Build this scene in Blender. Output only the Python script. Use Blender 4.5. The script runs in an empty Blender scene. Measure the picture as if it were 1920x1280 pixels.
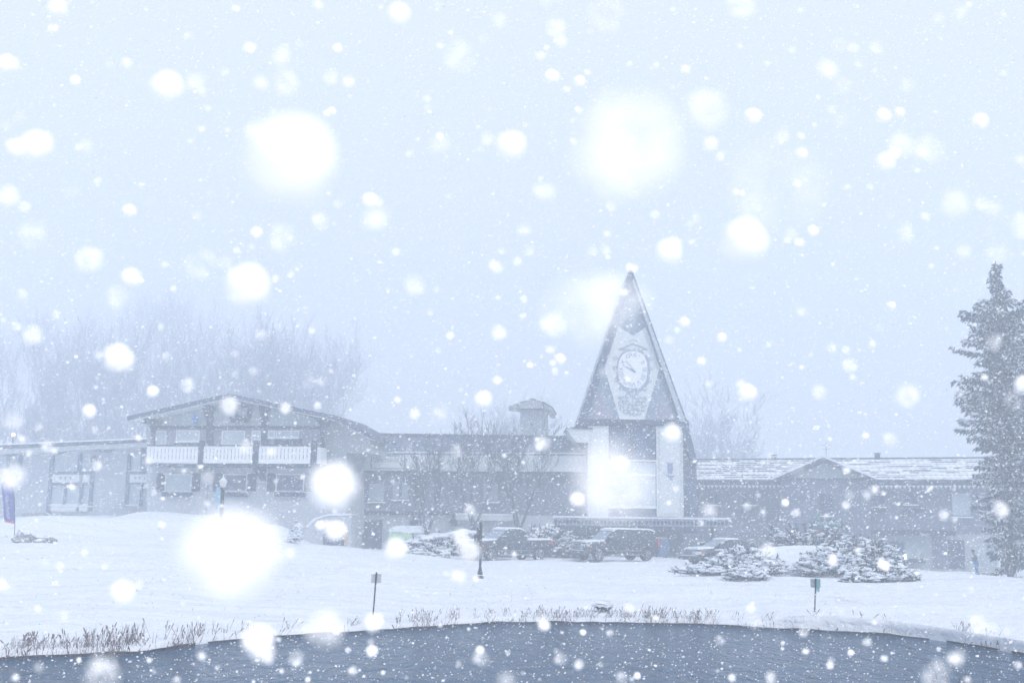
import bpy, math, random
import numpy as np
from mathutils import Vector, Matrix, noise
random.seed(7); rng = np.random.default_rng(11)
S = bpy.context.scene
COL = S.collection
R_ = math.radians
# ------------------------------------------------------------------ camera
FPX = 2168.0; CX, CY = 960.0, 640.0
PITCH = math.atan(345.0 / FPX); ROLL = R_(0.8)
CAM = Vector((0, 0, 2.75))
fw = Vector((0, math.cos(PITCH), math.sin(PITCH)))
u0_ = Vector((0, -math.sin(PITCH), math.cos(PITCH))); r0_ = Vector((1, 0, 0))
upv = u0_ * math.cos(ROLL) - r0_ * math.sin(ROLL)
rtv = r0_ * math.cos(ROLL) + u0_ * math.sin(ROLL)
cd = bpy.data.cameras.new('camera'); cam = bpy.data.objects.new('camera', cd); COL.objects.link(cam)
M = Matrix((rtv, upv, -fw)).transposed().to_4x4(); M.translation = CAM
cam.matrix_world = M
cd.sensor_width = 36; cd.lens = FPX * 36 / 1920; cd.clip_start = 0.02; cd.clip_end = 2000
cd.dof.use_dof = True; cd.dof.focus_distance = 78; APER = 0.0058
cd.dof.aperture_fstop = (cd.lens / 1000) / APER; cd.dof.aperture_blades = 9; cd.dof.aperture_rotation = 0.3
S.camera = cam

def ray(px, py): return fw * FPX + rtv * (px - CX) - upv * (py - CY)
def P(px, py, Y):
    d = ray(px, py); return CAM + d * (Y / d.y)
def onz(px, py, z):
    d = ray(px, py); return CAM + d * ((z - CAM.z) / d.z)

# ------------------------------------------------------------------ materials
MATS = {}
def nmat(name):
    m = bpy.data.materials.new(name); m.use_nodes = True
    return m, m.node_tree.nodes, m.node_tree.links, m.node_tree.nodes['Principled BSDF']
def mat(name, col, rough=.7, var=.18, scale=3.0, bump=.0, bscale=20., metal=0, snow=0, stretch=None, spec=.3, emit=None):
    """plain surface with noise variation; snow>0 lets wind-blown snow lie on faces that look up"""
    m, N, L, b = nmat(name)
    tc = N.new('ShaderNodeTexCoord'); src = tc.outputs['Object']
    if stretch:
        mp = N.new('ShaderNodeMapping'); mp.inputs['Scale'].default_value = stretch; L.new(src, mp.inputs[0]); src = mp.outputs[0]
    n = N.new('ShaderNodeTexNoise'); n.inputs['Scale'].default_value = scale; n.inputs['Detail'].default_value = 6; L.new(src, n.inputs['Vector'])
    mx = N.new('ShaderNodeMix'); mx.data_type = 'RGBA'
    mx.inputs[6].default_value = (*[c * (1 - var) for c in col], 1); mx.inputs[7].default_value = (*[min(1, c * (1 + var)) for c in col], 1)
    L.new(n.outputs['Fac'], mx.inputs[0]); out = mx.outputs[2]
    if snow:
        g = N.new('ShaderNodeNewGeometry'); sp = N.new('ShaderNodeSeparateXYZ'); L.new(g.outputs['True Normal'], sp.inputs[0])
        n2 = N.new('ShaderNodeTexNoise'); n2.inputs['Scale'].default_value = 2.2; n2.inputs['Detail'].default_value = 8; n2.inputs['Roughness'].default_value = .75; L.new(tc.outputs['Object'], n2.inputs['Vector'])
        ma = N.new('ShaderNodeMath'); ma.operation = 'MULTIPLY_ADD'; L.new(n2.outputs['Fac'], ma.inputs[0]); ma.inputs[1].default_value = 1.3; ma.inputs[2].default_value = snow - 1.3
        ad = N.new('ShaderNodeMath'); ad.operation = 'ADD'; L.new(ma.outputs[0], ad.inputs[0]); L.new(sp.outputs['Z'], ad.inputs[1])
        mr = N.new('ShaderNodeMapRange'); mr.inputs[1].default_value = .0; mr.inputs[2].default_value = .22; L.new(ad.outputs[0], mr.inputs[0])
        m2 = N.new('ShaderNodeMix'); m2.data_type = 'RGBA'; L.new(mr.outputs[0], m2.inputs[0]); L.new(out, m2.inputs[6]); m2.inputs[7].default_value = (.86, .88, .9, 1); out = m2.outputs[2]
    L.new(out, b.inputs['Base Color'])
    b.inputs['Roughness'].default_value = rough; b.inputs['Metallic'].default_value = metal; b.inputs['Specular IOR Level'].default_value = spec
    if bump:
        nb = N.new('ShaderNodeTexNoise'); nb.inputs['Scale'].default_value = bscale; nb.inputs['Detail'].default_value = 5; L.new(src, nb.inputs['Vector'])
        bp = N.new('ShaderNodeBump'); bp.inputs['Strength'].default_value = bump; bp.inputs['Distance'].default_value = .05
        L.new(nb.outputs['Fac'], bp.inputs['Height']); L.new(bp.outputs[0], b.inputs['Normal'])
    if emit:
        b.inputs['Emission Color'].default_value = (*emit[0], 1); b.inputs['Emission Strength'].default_value = emit[1]
    MATS[name] = m; return m
def brickmat(name, c1, c2, mortar, sc, w=.5, h=.25, msize=.02, rough=.85, snowy=0):
    m, N, L, b = nmat(name)
    tc = N.new('ShaderNodeTexCoord'); mp = N.new('ShaderNodeMapping'); mp.inputs['Rotation'].default_value = (R_(90), 0, 0); L.new(tc.outputs['Object'], mp.inputs[0])
    t = N.new('ShaderNodeTexBrick'); t.inputs['Color1'].default_value = (*c1, 1); t.inputs['Color2'].default_value = (*c2, 1); t.inputs['Mortar'].default_value = (*mortar, 1)
    t.inputs['Scale'].default_value = sc; t.inputs['Brick Width'].default_value = w; t.inputs['Row Height'].default_value = h; t.inputs['Mortar Size'].default_value = msize; t.inputs['Mortar Smooth'].default_value = .3
    L.new(mp.outputs[0], t.inputs['Vector'])
    n = N.new('ShaderNodeTexNoise'); n.inputs['Scale'].default_value = 1.1; n.inputs['Detail'].default_value = 8; L.new(tc.outputs['Object'], n.inputs['Vector'])
    mx = N.new('ShaderNodeMix'); mx.data_type = 'RGBA'; mx.blend_type = 'MULTIPLY'; mx.inputs[0].default_value = .6
    cr = N.new('ShaderNodeMapRange'); cr.inputs[3].default_value = .6; cr.inputs[4].default_value = 1.35; L.new(n.outputs['Fac'], cr.inputs[0])
    L.new(t.outputs['Color'], mx.inputs[6]); L.new(cr.outputs[0], mx.inputs[7]); out = mx.outputs[2]
    if snowy:
        n2 = N.new('ShaderNodeTexNoise'); n2.inputs['Scale'].default_value = .9; n2.inputs['Detail'].default_value = 9; n2.inputs['Roughness'].default_value = .7; L.new(tc.outputs['Object'], n2.inputs['Vector'])
        mr = N.new('ShaderNodeMapRange'); mr.inputs[1].default_value = .62 - snowy; mr.inputs[2].default_value = .78 - snowy; L.new(n2.outputs['Fac'], mr.inputs[0])
        # snow lies on the butt of each tile row and leaves the joints dark
        mu = N.new('ShaderNodeMath'); mu.operation = 'MULTIPLY'; mu.inputs[1].default_value = 1
        inv = N.new('ShaderNodeMath'); inv.operation = 'SUBTRACT'; inv.inputs[0].default_value = 1; L.new(t.outputs['Fac'], inv.inputs[1]); L.new(mr.outputs[0], mu.inputs[0]); L.new(inv.outputs[0], mu.inputs[1])
        m2 = N.new('ShaderNodeMix'); m2.data_type = 'RGBA'; L.new(mu.outputs[0], m2.inputs[0]); L.new(out, m2.inputs[6]); m2.inputs[7].default_value = (.84, .87, .9, 1); out = m2.outputs[2]
    L.new(out, b.inputs['Base Color']); b.inputs['Roughness'].default_value = rough; b.inputs['Specular IOR Level'].default_value = .2
    bp = N.new('ShaderNodeBump'); bp.inputs['Strength'].default_value = .4; bp.inputs['Distance'].default_value = .03; bp.invert = True
    L.new(t.outputs['Fac'], bp.inputs['Height']); L.new(bp.outputs[0], b.inputs['Normal'])
    MATS[name] = m; return m

stucco = mat('stucco', (.44, .47, .52), bump=.3, bscale=9, var=.12, scale=.7)
stucco_green = mat('stucco_green', (.36, .41, .43), bump=.3, bscale=9, var=.1, scale=.8)
stucco_pale = mat('stucco_pale', (.62, .66, .68), bump=.2, var=.07, scale=1.2)
stucco_pink = mat('stucco_pink', (.26, .26, .33), bump=.3, var=.22, scale=.9)
clap = mat('clapboard', (.38, .40, .42), var=.15, scale=1.5, stretch=(.3, .3, 6), bump=.4, bscale=3)
timber = mat('dark_timber', (.022, .035, .08), var=.5, scale=4, snow=.30, bump=.3)
fascia = mat('weathered_fascia', (.04, .05, .10), var=.6, scale=5, snow=.35, bump=.4)
whitepaint = mat('white_paint', (.74, .76, .78), var=.06, bump=.1)
glass = mat('window_glass', (.04, .07, .14), rough=.12, var=.5, scale=.8, spec=.7)
glass_pale = mat('curtained_glass', (.42, .50, .56), rough=.2, var=.2, scale=.9, spec=.6)
glass_blue = mat('dark_blue_glass', (.03, .065, .15), rough=.15, var=.4, scale=1, spec=.6)
shutter = mat('shutter_paint', (.03, .045, .10), var=.3, scale=3)
darkdoor = mat('garage_paint', (.04, .06, .12), var=.25, scale=1)
metal = mat('black_metal', (.018, .024, .034), rough=.45, var=.3, spec=.5)
snowm = None
def snow_material(name, rough=.8, big=.0):
    m, N, L, b = nmat(name)
    tc = N.new('ShaderNodeTexCoord')
    b.inputs['Base Color'].default_value = (.775, .815, .89, 1); b.inputs['Roughness'].default_value = rough; b.inputs['Specular IOR Level'].default_value = .15
    n = N.new('ShaderNodeTexNoise'); n.inputs['Scale'].default_value = 1.4; n.inputs['Detail'].default_value = 9; n.inputs['Roughness'].default_value = .6; L.new(tc.outputs['Object'], n.inputs['Vector'])
    mp = N.new('ShaderNodeMapping'); mp.inputs['Scale'].default_value = (.10, .8, 1); mp.inputs['Rotation'].default_value = (0, 0, R_(6)); L.new(tc.outputs['Object'], mp.inputs[0])
    n2 = N.new('ShaderNodeTexNoise'); n2.inputs['Scale'].default_value = .6; n2.inputs['Detail'].default_value = 4; L.new(mp.outputs[0], n2.inputs['Vector'])
    ad = N.new('ShaderNodeMath'); ad.operation = 'MULTIPLY_ADD'; L.new(n2.outputs['Fac'], ad.inputs[0]); ad.inputs[1].default_value = big; L.new(n.outputs['Fac'], ad.inputs[2])
    bp = N.new('ShaderNodeBump'); bp.inputs['Strength'].default_value = 1; bp.inputs['Distance'].default_value = .3
    L.new(ad.outputs[0], bp.inputs['Height']); L.new(bp.outputs[0], b.inputs['Normal'])
    return m
snowm = snow_material('settled_snow'); groundm = snow_material('snow_cover', big=2.5)
def leafmat(name, col, var=.5):
    m, N, L, b = nmat(name)
    g = N.new('ShaderNodeNewGeometry'); tc = N.new('ShaderNodeTexCoord'); n = N.new('ShaderNodeTexNoise'); n.inputs['Scale'].default_value = .9; n.inputs['Detail'].default_value = 5; L.new(tc.outputs['Object'], n.inputs['Vector'])
    mx = N.new('ShaderNodeMix'); mx.data_type = 'RGBA'; mx.inputs[6].default_value = (*[c * (1 - var) for c in col], 1); mx.inputs[7].default_value = (*[c * (1 + var) for c in col], 1)
    ad = N.new('ShaderNodeMath'); ad.operation = 'ADD'; ad.use_clamp = True; L.new(g.outputs['Random Per Island'], ad.inputs[0]); L.new(n.outputs['Fac'], ad.inputs[1])
    ml = N.new('ShaderNodeMath'); ml.operation = 'MULTIPLY'; ml.inputs[1].default_value = .65; L.new(ad.outputs[0], ml.inputs[0])
    L.new(ml.outputs[0], mx.inputs[0]); L.new(mx.outputs[2], b.inputs['Base Color']); b.inputs['Roughness'].default_value = .75; b.inputs['Specular IOR Level'].default_value = .2
    return m
needle = leafmat('spruce_needles', (.035, .07, .115)); juniper = leafmat('juniper_needles', (.03, .055, .085)); hedgeleaf = leafmat('hedge_leaves', (.035, .05, .09))
bark = mat('bark', (.05, .055, .085), var=.35, scale=6, bump=.5); twigm = mat('bare_twigs', (.07, .075, .11), var=.3, scale=3)
hazebark = mat('haze_paled_bark', (.34, .37, .47), var=.3, scale=1)  # bark of distant trees, paled so haze fade sits in the colour
rockm = mat('rock', (.27, .28, .30), var=.4, scale=3, bump=.8, bscale=8, snow=.2)
reedm = leafmat('dry_reed', (.19, .155, .165), .5)

# ------------------------------------------------------------------ mesh builder
ORG = {}
class MB:
    def __init__(s): s.v = []; s.f = []; s.m = []; s.k = 0
    def add(s, vs, fs):
        o = len(s.v); s.v.extend([tuple(q) for q in vs]); s.f.extend([tuple(i + o for i in f) for f in fs]); s.m.extend([s.k] * len(fs)); return s
    def box(s, x0, x1, y0, y1, z0, z1):
        return s.add([(x0, y0, z0), (x1, y0, z0), (x1, y1, z0), (x0, y1, z0), (x0, y0, z1), (x1, y0, z1), (x1, y1, z1), (x0, y1, z1)],
                     [(0, 3, 2, 1), (4, 5, 6, 7), (0, 1, 5, 4), (1, 2, 6, 5), (2, 3, 7, 6), (3, 0, 4, 7)])
    def hexa(s, p): # 8 points: bottom ring 4, top ring 4
        return s.add(p, [(0, 3, 2, 1), (4, 5, 6, 7), (0, 1, 5, 4), (1, 2, 6, 5), (2, 3, 7, 6), (3, 0, 4, 7)])
    def prism(s, a, b): # two matching rings
        n = len(a); return s.add(list(a) + list(b), [tuple(range(n))[::-1], tuple(range(n, 2 * n))] + [(i, (i + 1) % n, n + (i + 1) % n, n + i) for i in range(n)])
    def tube(s, p, q, r0, r1, n=6, caps=True):
        p = Vector(p); q = Vector(q); d = q - p
        if d.length < 1e-6: return s
        d.normalize(); a = d.orthogonal().normalized(); b = d.cross(a)
        vs = []
        for c, r in ((p, r0), (q, r1)):
            for i in range(n):
                t = 2 * math.pi * i / n; vs.append(c + a * (r * math.cos(t)) + b * (r * math.sin(t)))
        fs = [(i, (i + 1) % n, n + (i + 1) % n, n + i) for i in range(n)]
        if caps: fs += [tuple(range(n))[::-1], tuple(range(n, 2 * n))]
        return s.add(vs, fs)
    def lathe(s, c, prof, n=16, axis='z', flip=1):
        c = Vector(c); vs = []
        for r, h in prof:
            for i in range(n):
                t = 2 * math.pi * i / n; a, b = r * math.cos(t), r * math.sin(t)
                vs.append(c + (Vector((a, b, h)) if axis == 'z' else Vector((a, h * flip, b))))
        k = len(prof); fs = [(j * n + i, j * n + (i + 1) % n, (j + 1) * n + (i + 1) % n, (j + 1) * n + i) for j in range(k - 1) for i in range(n)]
        fs += [tuple(range(n))[::-1], tuple(range((k - 1) * n, k * n))]
        return s.add(vs, fs)
    def blob(s, c, r, amp=.25, sub=2, seed=0, flat=1.0):
        import bmesh
        bm = bmesh.new(); bmesh.ops.create_icosphere(bm, subdivisions=sub, radius=1); vs = []
        rx, ry, rz = (r, r, r) if not hasattr(r, '__len__') else r
        for v in bm.verts:
            k = 1 + amp * noise.noise(v.co * 1.6 + Vector((seed * 7.3, seed, 0))) * 1.6
            z = v.co.z * k
            if z < 0: z *= flat
            vs.append((c[0] + v.co.x * k * rx, c[1] + v.co.y * k * ry, c[2] + z * rz))
        fs = [tuple(v.index for v in f.verts) for f in bm.faces]; bm.free(); return s.add(vs, fs)
    def build(s, name, m, parent=None, smooth=False, flatvert=True):
        me = bpy.data.meshes.new(name)
        o = ORG.get(parent.name, Vector((0, 0, 0))) if parent else Vector((0, 0, 0))
        vs = [(a - o.x, b - o.y, c - o.z) for a, b, c in s.v] if o.length else s.v
        me.from_pydata(vs, [], s.f)
        for mm in (m if isinstance(m, (list, tuple)) else [m]): me.materials.append(mm)
        if s.k or any(s.m): me.polygons.foreach_set('material_index', s.m)
        if smooth: me.polygons.foreach_set('use_smooth', [True] * len(s.f))
        me.update()
        ob = bpy.data.objects.new(name, me); COL.objects.link(ob)
        if parent: ob.parent = parent; ORG[ob.name] = o
        return ob
def tag(o, label=None, cat=None, group=None, kind=None):
    for k, v in (('label', label), ('category', cat), ('group', group), ('kind', kind)):
        if v: o[k] = v
    return o
def thing(name, loc, label, cat, group=None):
    o = bpy.data.objects.new(name, None); o.empty_display_size = .3; COL.objects.link(o); o.location = loc; ORG[o.name] = Vector(loc)
    return tag(o, label, cat, group)
def textverts(txt, size, italic=0):
    cu = bpy.data.curves.new('t', 'FONT'); cu.body = txt; cu.size = size; cu.align_x = 'CENTER'; cu.align_y = 'CENTER'; cu.shear = italic; cu.resolution_u = 3
    ob = bpy.data.objects.new('t', cu); me = bpy.data.meshes.new_from_object(ob)
    vs = [tuple(v.co) for v in me.vertices]; fs = [tuple(p.vertices) for p in me.polygons]
    bpy.data.objects.remove(ob); bpy.data.curves.remove(cu); bpy.data.meshes.remove(me); return vs, fs

class Facade:
    """vertical building front: u runs along it, v out of it towards the pond, z up"""
    def __init__(s, pxL, YL, pxR, YR):
        a = P(pxL, 985, YL); b = P(pxR, 985, YR); s.o = Vector((a.x, a.y, 0)); t = Vector((b.x - a.x, b.y - a.y, 0)); s.t = t.normalized(); s.n = Vector((s.t.y, -s.t.x, 0))
    def uz(s, px, py, off=0):
        d = ray(px, py); q = s.o + s.n * off; k = (q - CAM).dot(s.n) / d.dot(s.n); p = CAM + d * k
        return (p - s.o).dot(s.t), p.z
    def W(s, u, v, z): return s.o + s.t * u + s.n * v + Vector((0, 0, z))
    def rect(s, x0, y0, x1, y1, off=0):
        ym = (y0 + y1) / 2; xm = (x0 + x1) / 2
        return s.uz(x0, ym, off)[0], s.uz(x1, ym, off)[0], s.uz(xm, y1, off)[1], s.uz(xm, y0, off)[1]
    def bx(s, mb, u0, u1, v0, v1, z0, z1):
        W = s.W; return mb.hexa([W(u0, v1, z0), W(u1, v1, z0), W(u1, v0, z0), W(u0, v0, z0), W(u0, v1, z1), W(u1, v1, z1), W(u1, v0, z1), W(u0, v0, z1)])
    def pb(s, mb, x0, y0, x1, y1, v0, v1): # box from picture rect whose front lies at v1
        u0, u1, z0, z1 = s.rect(x0, y0, x1, y1, v1); return s.bx(mb, u0, u1, v0, v1, z0, z1)
    def pp(s, mb, pts, v0, v1):
        q = [s.uz(x, y, v1) for x, y in pts]; return mb.prism([s.W(u, v0, z) for u, z in q], [s.W(u, v1, z) for u, z in q][:])
    def text(s, mb, txt, px, py, size, v, italic=0, rot=0, flipx=1):
        vs, fs = textverts(txt, size, italic); u0, z0 = s.uz(px, py, v); c, k = math.cos(rot), math.sin(rot)
        mb.add([s.W(u0 + a * c - b * k, v, z0 + a * k + b * c) for a, b, _ in vs], fs)

def window(F, parent, x0, y0, x1, y1, v=.0, nx=2, ny=1, pane=None, frame=None, name='window', fw_=.09):
    u0, u1, z0, z1 = F.rect(x0, y0, x1, y1, v + .08)
    m = MB(); t = fw_
    F.bx(m, u0, u0 + t, v, v + .08, z0, z1); F.bx(m, u1 - t, u1, v, v + .08, z0, z1)
    F.bx(m, u0 + t, u1 - t, v, v + .08, z0, z0 + t); F.bx(m, u0 + t, u1 - t, v, v + .08, z1 - t, z1)
    for i in range(1, nx):
        c = u0 + (u1 - u0) * i / nx; F.bx(m, c - t * .4, c + t * .4, v, v + .07, z0 + t, z1 - t)
    for j in range(1, ny):
        c = z0 + (z1 - z0) * j / ny; F.bx(m, u0 + t, u1 - t, v, v + .06, c - t * .35, c + t * .35)
    f = m.build(name, frame or whitepaint, parent)
    p = MB(); F.bx(p, u0 + t, u1 - t, v + .005, v + .03, z0 + t, z1 - t); p.build('pane', pane or glass, f)
    s = MB(); F.bx(s, u0 - .04, u1 + .04, v, v + .2, z0 - .1, z0); s.build('sill', whitepaint, f)
    return f
def flowerbox(F, parent, x0, y0, x1, y1, v, m_=None, sn=True):
    m = MB(); F.pb(m, x0, y0, x1, y1, v + .02, v + .32); b = m.build('flower_box', m_ or shutter, parent)
    if not sn: return
    u0, u1, z0, z1 = F.rect(x0, y0, x1, y1, v + .32); s = MB(); n = max(3, int((u1 - u0) / .3))
    for i in range(n):
        c = F.W(u0 + (u1 - u0) * (i + .5) / n, v + .17, z1); s.blob(c, ((u1 - u0) / n * .62, .17, .1), .3, 1, i)
    s.build('snow', snowm, b)

# ------------------------------------------------------------------ ground
SH = [(-40, 1246), (0, 1234), (130, 1229), (265, 1224), (380, 1206), (450, 1199), (520, 1194), (640, 1187), (740, 1180), (860, 1172), (960, 1167), (1160, 1168), (1320, 1171), (1440, 1178), (1560, 1184), (1660, 1190), (1760, 1200), (1840, 1213), (1920, 1227), (1960, 1236)]
WZ = -0.15
shp = [onz(x, y, WZ) for x, y in SH]; shx = [p.x for p in shp]; shy = [p.y for p in shp]
shx = [-60, -33, -28, -20, -15] + shx + [15.5, 20, 28, 33, 60]; shy = [8.6, 8.6, 13, 19, 22.5] + shy + [22.5, 19, 13, 8.6, 8.6]
def Ys(x): return float(np.interp(x, shx, shy))
CT = [(700, 1148, 35), (1528, 1145, 36), (900, 1083, 54), (960, 1049, 75), (1060, 1049, 75), (1150, 1051, 74.5), (1250, 1053, 73), (1330, 1060, 69), (690, 1029, 90), (900, 1030, 92), (1750, 1078, 73), (1850, 1083, 73), (1919, 1085, 73),
      (1650, 1072, 75), (1800, 1078, 92), (1500, 1062, 92), (1250, 1040, 92), (27, 1013, 62), (55, 1019, 60), (90, 1019, 60), (200, 1040, 56), (0, 1040, 55), (0, 1100, 42), (300, 1095, 42), (500, 1060, 56), (150, 969, 75), (100, 979, 77), (300, 960, 80), (420, 962, 80),
      (540, 968, 79), (0, 984, 80), (-100, 984, 80), (200, 966, 92), (400, 970, 92), (570, 1032, 78), (640, 1031, 84), (600, 1040, 70), (405, 1022, 61), (250, 1010, 66), (1150, 1100, 50), (1420, 1086, 58), (1482, 1022, 67), (1490, 1085, 57), (1600, 1094, 56), (1700, 1090, 58), (1800, 1120, 46),
      (585, 1031, 80), (612, 1031, 82), (642, 1031, 82), (575, 1032, 81.5), (556, 1012, 80), (525, 974, 79), (500, 1120, 40), (900, 1125, 42), (1250, 1075, 62), (760, 1040, 78), (800, 1035, 82), (-300, 1010, 60), (2200, 1090, 70), (850, 1060, 64), (1560, 1050, 74)]
ctp = np.array([tuple(P(*c)) for c in CT])
CTX = np.vstack([ctp, [(-60, 110, 4.0), (-20, 110, 2.2), (20, 110, 1.), (60, 110, -.5), (-80, 60, 1), (80, 60, -.6)]])
def smooth(a): a = min(1, max(0, a)); return a * a * (3 - 2 * a)
def gz(x, y):
    d2 = (CTX[:, 0] - x) ** 2 + (CTX[:, 1] - y) ** 2 * .8 + 2.5
    w = d2 ** -2.2; z = float((w * CTX[:, 2]).sum() / w.sum())
    hill = 24 * smooth((-x - 10) / 70) * smooth((y - 104) / 120) + 2.5 * smooth((y - 120) / 80)
    z += hill
    s = Ys(x); d = y - s
    if d < 0: return z
    bank = .02 + .26 * smooth((x - 7.6) / .8) * smooth((15 - x) / 5) + .035 * noise.noise(Vector((x * .9, 3, 0)))
    k = smooth(d / 7); z = bank * (1 - k) + z * k
    z += (.05 + .17 * k) * noise.noise(Vector((x * .22, y * .3, 0))) + .025 * noise.noise(Vector((x * 1.3, y * 1.3, 5)))
    return z
TRK = []
for pts in ([(-60, 1152), (250, 1120), (620, 1087), (760, 1080)], [(-60, 1066), (350, 1047), (640, 1050)], [(1430, 1116), (1650, 1130), (1960, 1152)], [(-40, 1098), (200, 1086), (330, 1098), (520, 1082)], [(880, 1118), (1150, 1108), (1420, 1112)]):
    q = [onz(x, y, .25) for x, y in pts]; TRK.append(([p.x for p in q], [p.y for p in q]))
def track(x, y):
    z = 0
    for i, (a, b) in enumerate(TRK):
        if x < a[0] or x > a[-1]: continue
        yc = np.interp(x, a, b) + .25 * noise.noise(Vector((x * .4, i * 3.1, 0)))
        for o in ((-.9, .9) if i != 3 else (0,)): t = (y - yc - o) / .42; z += -.085 * math.exp(-t * t) + .05 * math.exp(-(t - 1.7) ** 2)
    return z
def ground():
    xs = list(np.arange(-46, 46.01, .35)); xs = [-170, -140, -110, -85, -70, -60, -52] + xs + [52, 60, 70, 85, 110, 140, 170]
    vs = []; rows = None
    for x in xs:
        s = Ys(x); col = []
        for y in (-35, -10, 0, 3.5, 5.2): col.append((x, y, 1.1 + .05 * noise.noise(Vector((x * .5, y, 0)))))
        col += [(x, 6.4, .5), (x, 7.4, -.35), (x, 8.2, -.7), (x, max(8.3, s - .5), -.7), (x, max(8.35, s - .06), -.5)]
        lip = .05 * noise.noise(Vector((x * 2.1, 0, 1)))
        g0 = gz(x, s + .05)
        st = smooth((x - 7.6) / .8) * smooth((16 - x) / 3); a_ = .02 + .22 * (1 - st)
        col += [(x, s - .01 + lip, -.17), (x, s + .03 + lip, -.11), (x, s + .03 + a_ * .4 + lip * .5, -.11 + (g0 + .11) * .6), (x, s + .06 + a_ + lip * .3, g0 * .92)]
        ds = [.08, .25, .5, .8, 1.2, 1.7, 2.3, 3, 3.8] + [4.6 + .45 * i for i in range(100)] + [50 + .9 * i for i in range(16)] + [64 + 4 * i for i in range(1, 16)] + [140, 160, 185, 215, 250, 290]
        for d in ds: col.append((x, s + d + .3 * (1 - min(1, d / 4)), gz(x, s + d) + (track(x, s + d) if d < 50 else 0)))
        rows = len(col); vs += col
    fs = [(i * rows + j, (i + 1) * rows + j, (i + 1) * rows + j + 1, i * rows + j + 1) for i in range(len(xs) - 1) for j in range(rows - 1)]
    m = MB(); m.v = vs; m.f = fs; m.m = [0] * len(fs)
    o = m.build('snow_ground', groundm, smooth=True); tag(o, kind='structure', label='snow covered ground sloping from the buildings to the pond')
ground()
def mud():
    m = MB(); xs = np.arange(-16, 16.5, .16); pr = None
    for x in xs:
        s = Ys(x) + .05 * noise.noise(Vector((x * 2.1, 0, 1))); h = .03 + .05 * max(0, noise.noise(Vector((x * 1.1, 9, 4))) + .25) + .02 * abs(noise.noise(Vector((x * 6, 2, 4))))
        ring = [(x, s - .06, WZ - .03), (x, s + .06, WZ - .03), (x, s + .06, WZ + h), (x, s - .03, WZ + h * .8)]
        if pr: m.prism(pr, ring)
        pr = ring
    tag(m.build('shore_mud', mat('wet_mud', (.035, .04, .055), var=.5, scale=4)), kind='structure')
mud()
# pond water
def water():
    m, N, L, b = nmat('pond_water')
    b.inputs['Base Color'].default_value = (.08, .18, .33, 1); b.inputs['Roughness'].default_value = .12; b.inputs['IOR'].default_value = 1.33; b.inputs['Specular IOR Level'].default_value = .5
    tc = N.new('ShaderNodeTexCoord')
    hs = []
    for sc, st, rot, a in ((1.0, (1.9, .8, 1), 8, 1.0), (2.6, (1.6, .8, 1), -9, .6), (7, (1.3, .9, 1), 8, .22)):
        mp = N.new('ShaderNodeMapping'); mp.inputs['Scale'].default_value = st; mp.inputs['Rotation'].default_value = (0, 0, R_(rot)); L.new(tc.outputs['Object'], mp.inputs[0])
        n = N.new('ShaderNodeTexNoise'); n.inputs['Scale'].default_value = sc; n.inputs['Detail'].default_value = 3; n.inputs['Distortion'].default_value = .6; L.new(mp.outputs[0], n.inputs['Vector'])
        ml = N.new('ShaderNodeMath'); ml.operation = 'MULTIPLY'; ml.inputs[1].default_value = a; L.new(n.outputs['Fac'], ml.inputs[0]); hs.append(ml)
    a1 = N.new('ShaderNodeMath'); L.new(hs[0].outputs[0], a1.inputs[0]); L.new(hs[1].outputs[0], a1.inputs[1]); a2 = N.new('ShaderNodeMath'); L.new(a1.outputs[0], a2.inputs[0]); L.new(hs[2].outputs[0], a2.inputs[1])
    bp = N.new('ShaderNodeBump'); bp.inputs['Strength'].default_value = 1.0; bp.inputs['Distance'].default_value = 1.8; L.new(a2.outputs[0], bp.inputs['Height']); L.new(bp.outputs[0], b.inputs['Normal'])
    q = MB().add([(-40, 5, WZ), (40, 5, WZ), (40, 40, WZ), (-40, 40, WZ)], [(0, 1, 2, 3)]); o = q.build('pond_water', m); tag(o, kind='structure', label='dark rippled pond water')
water()

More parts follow.
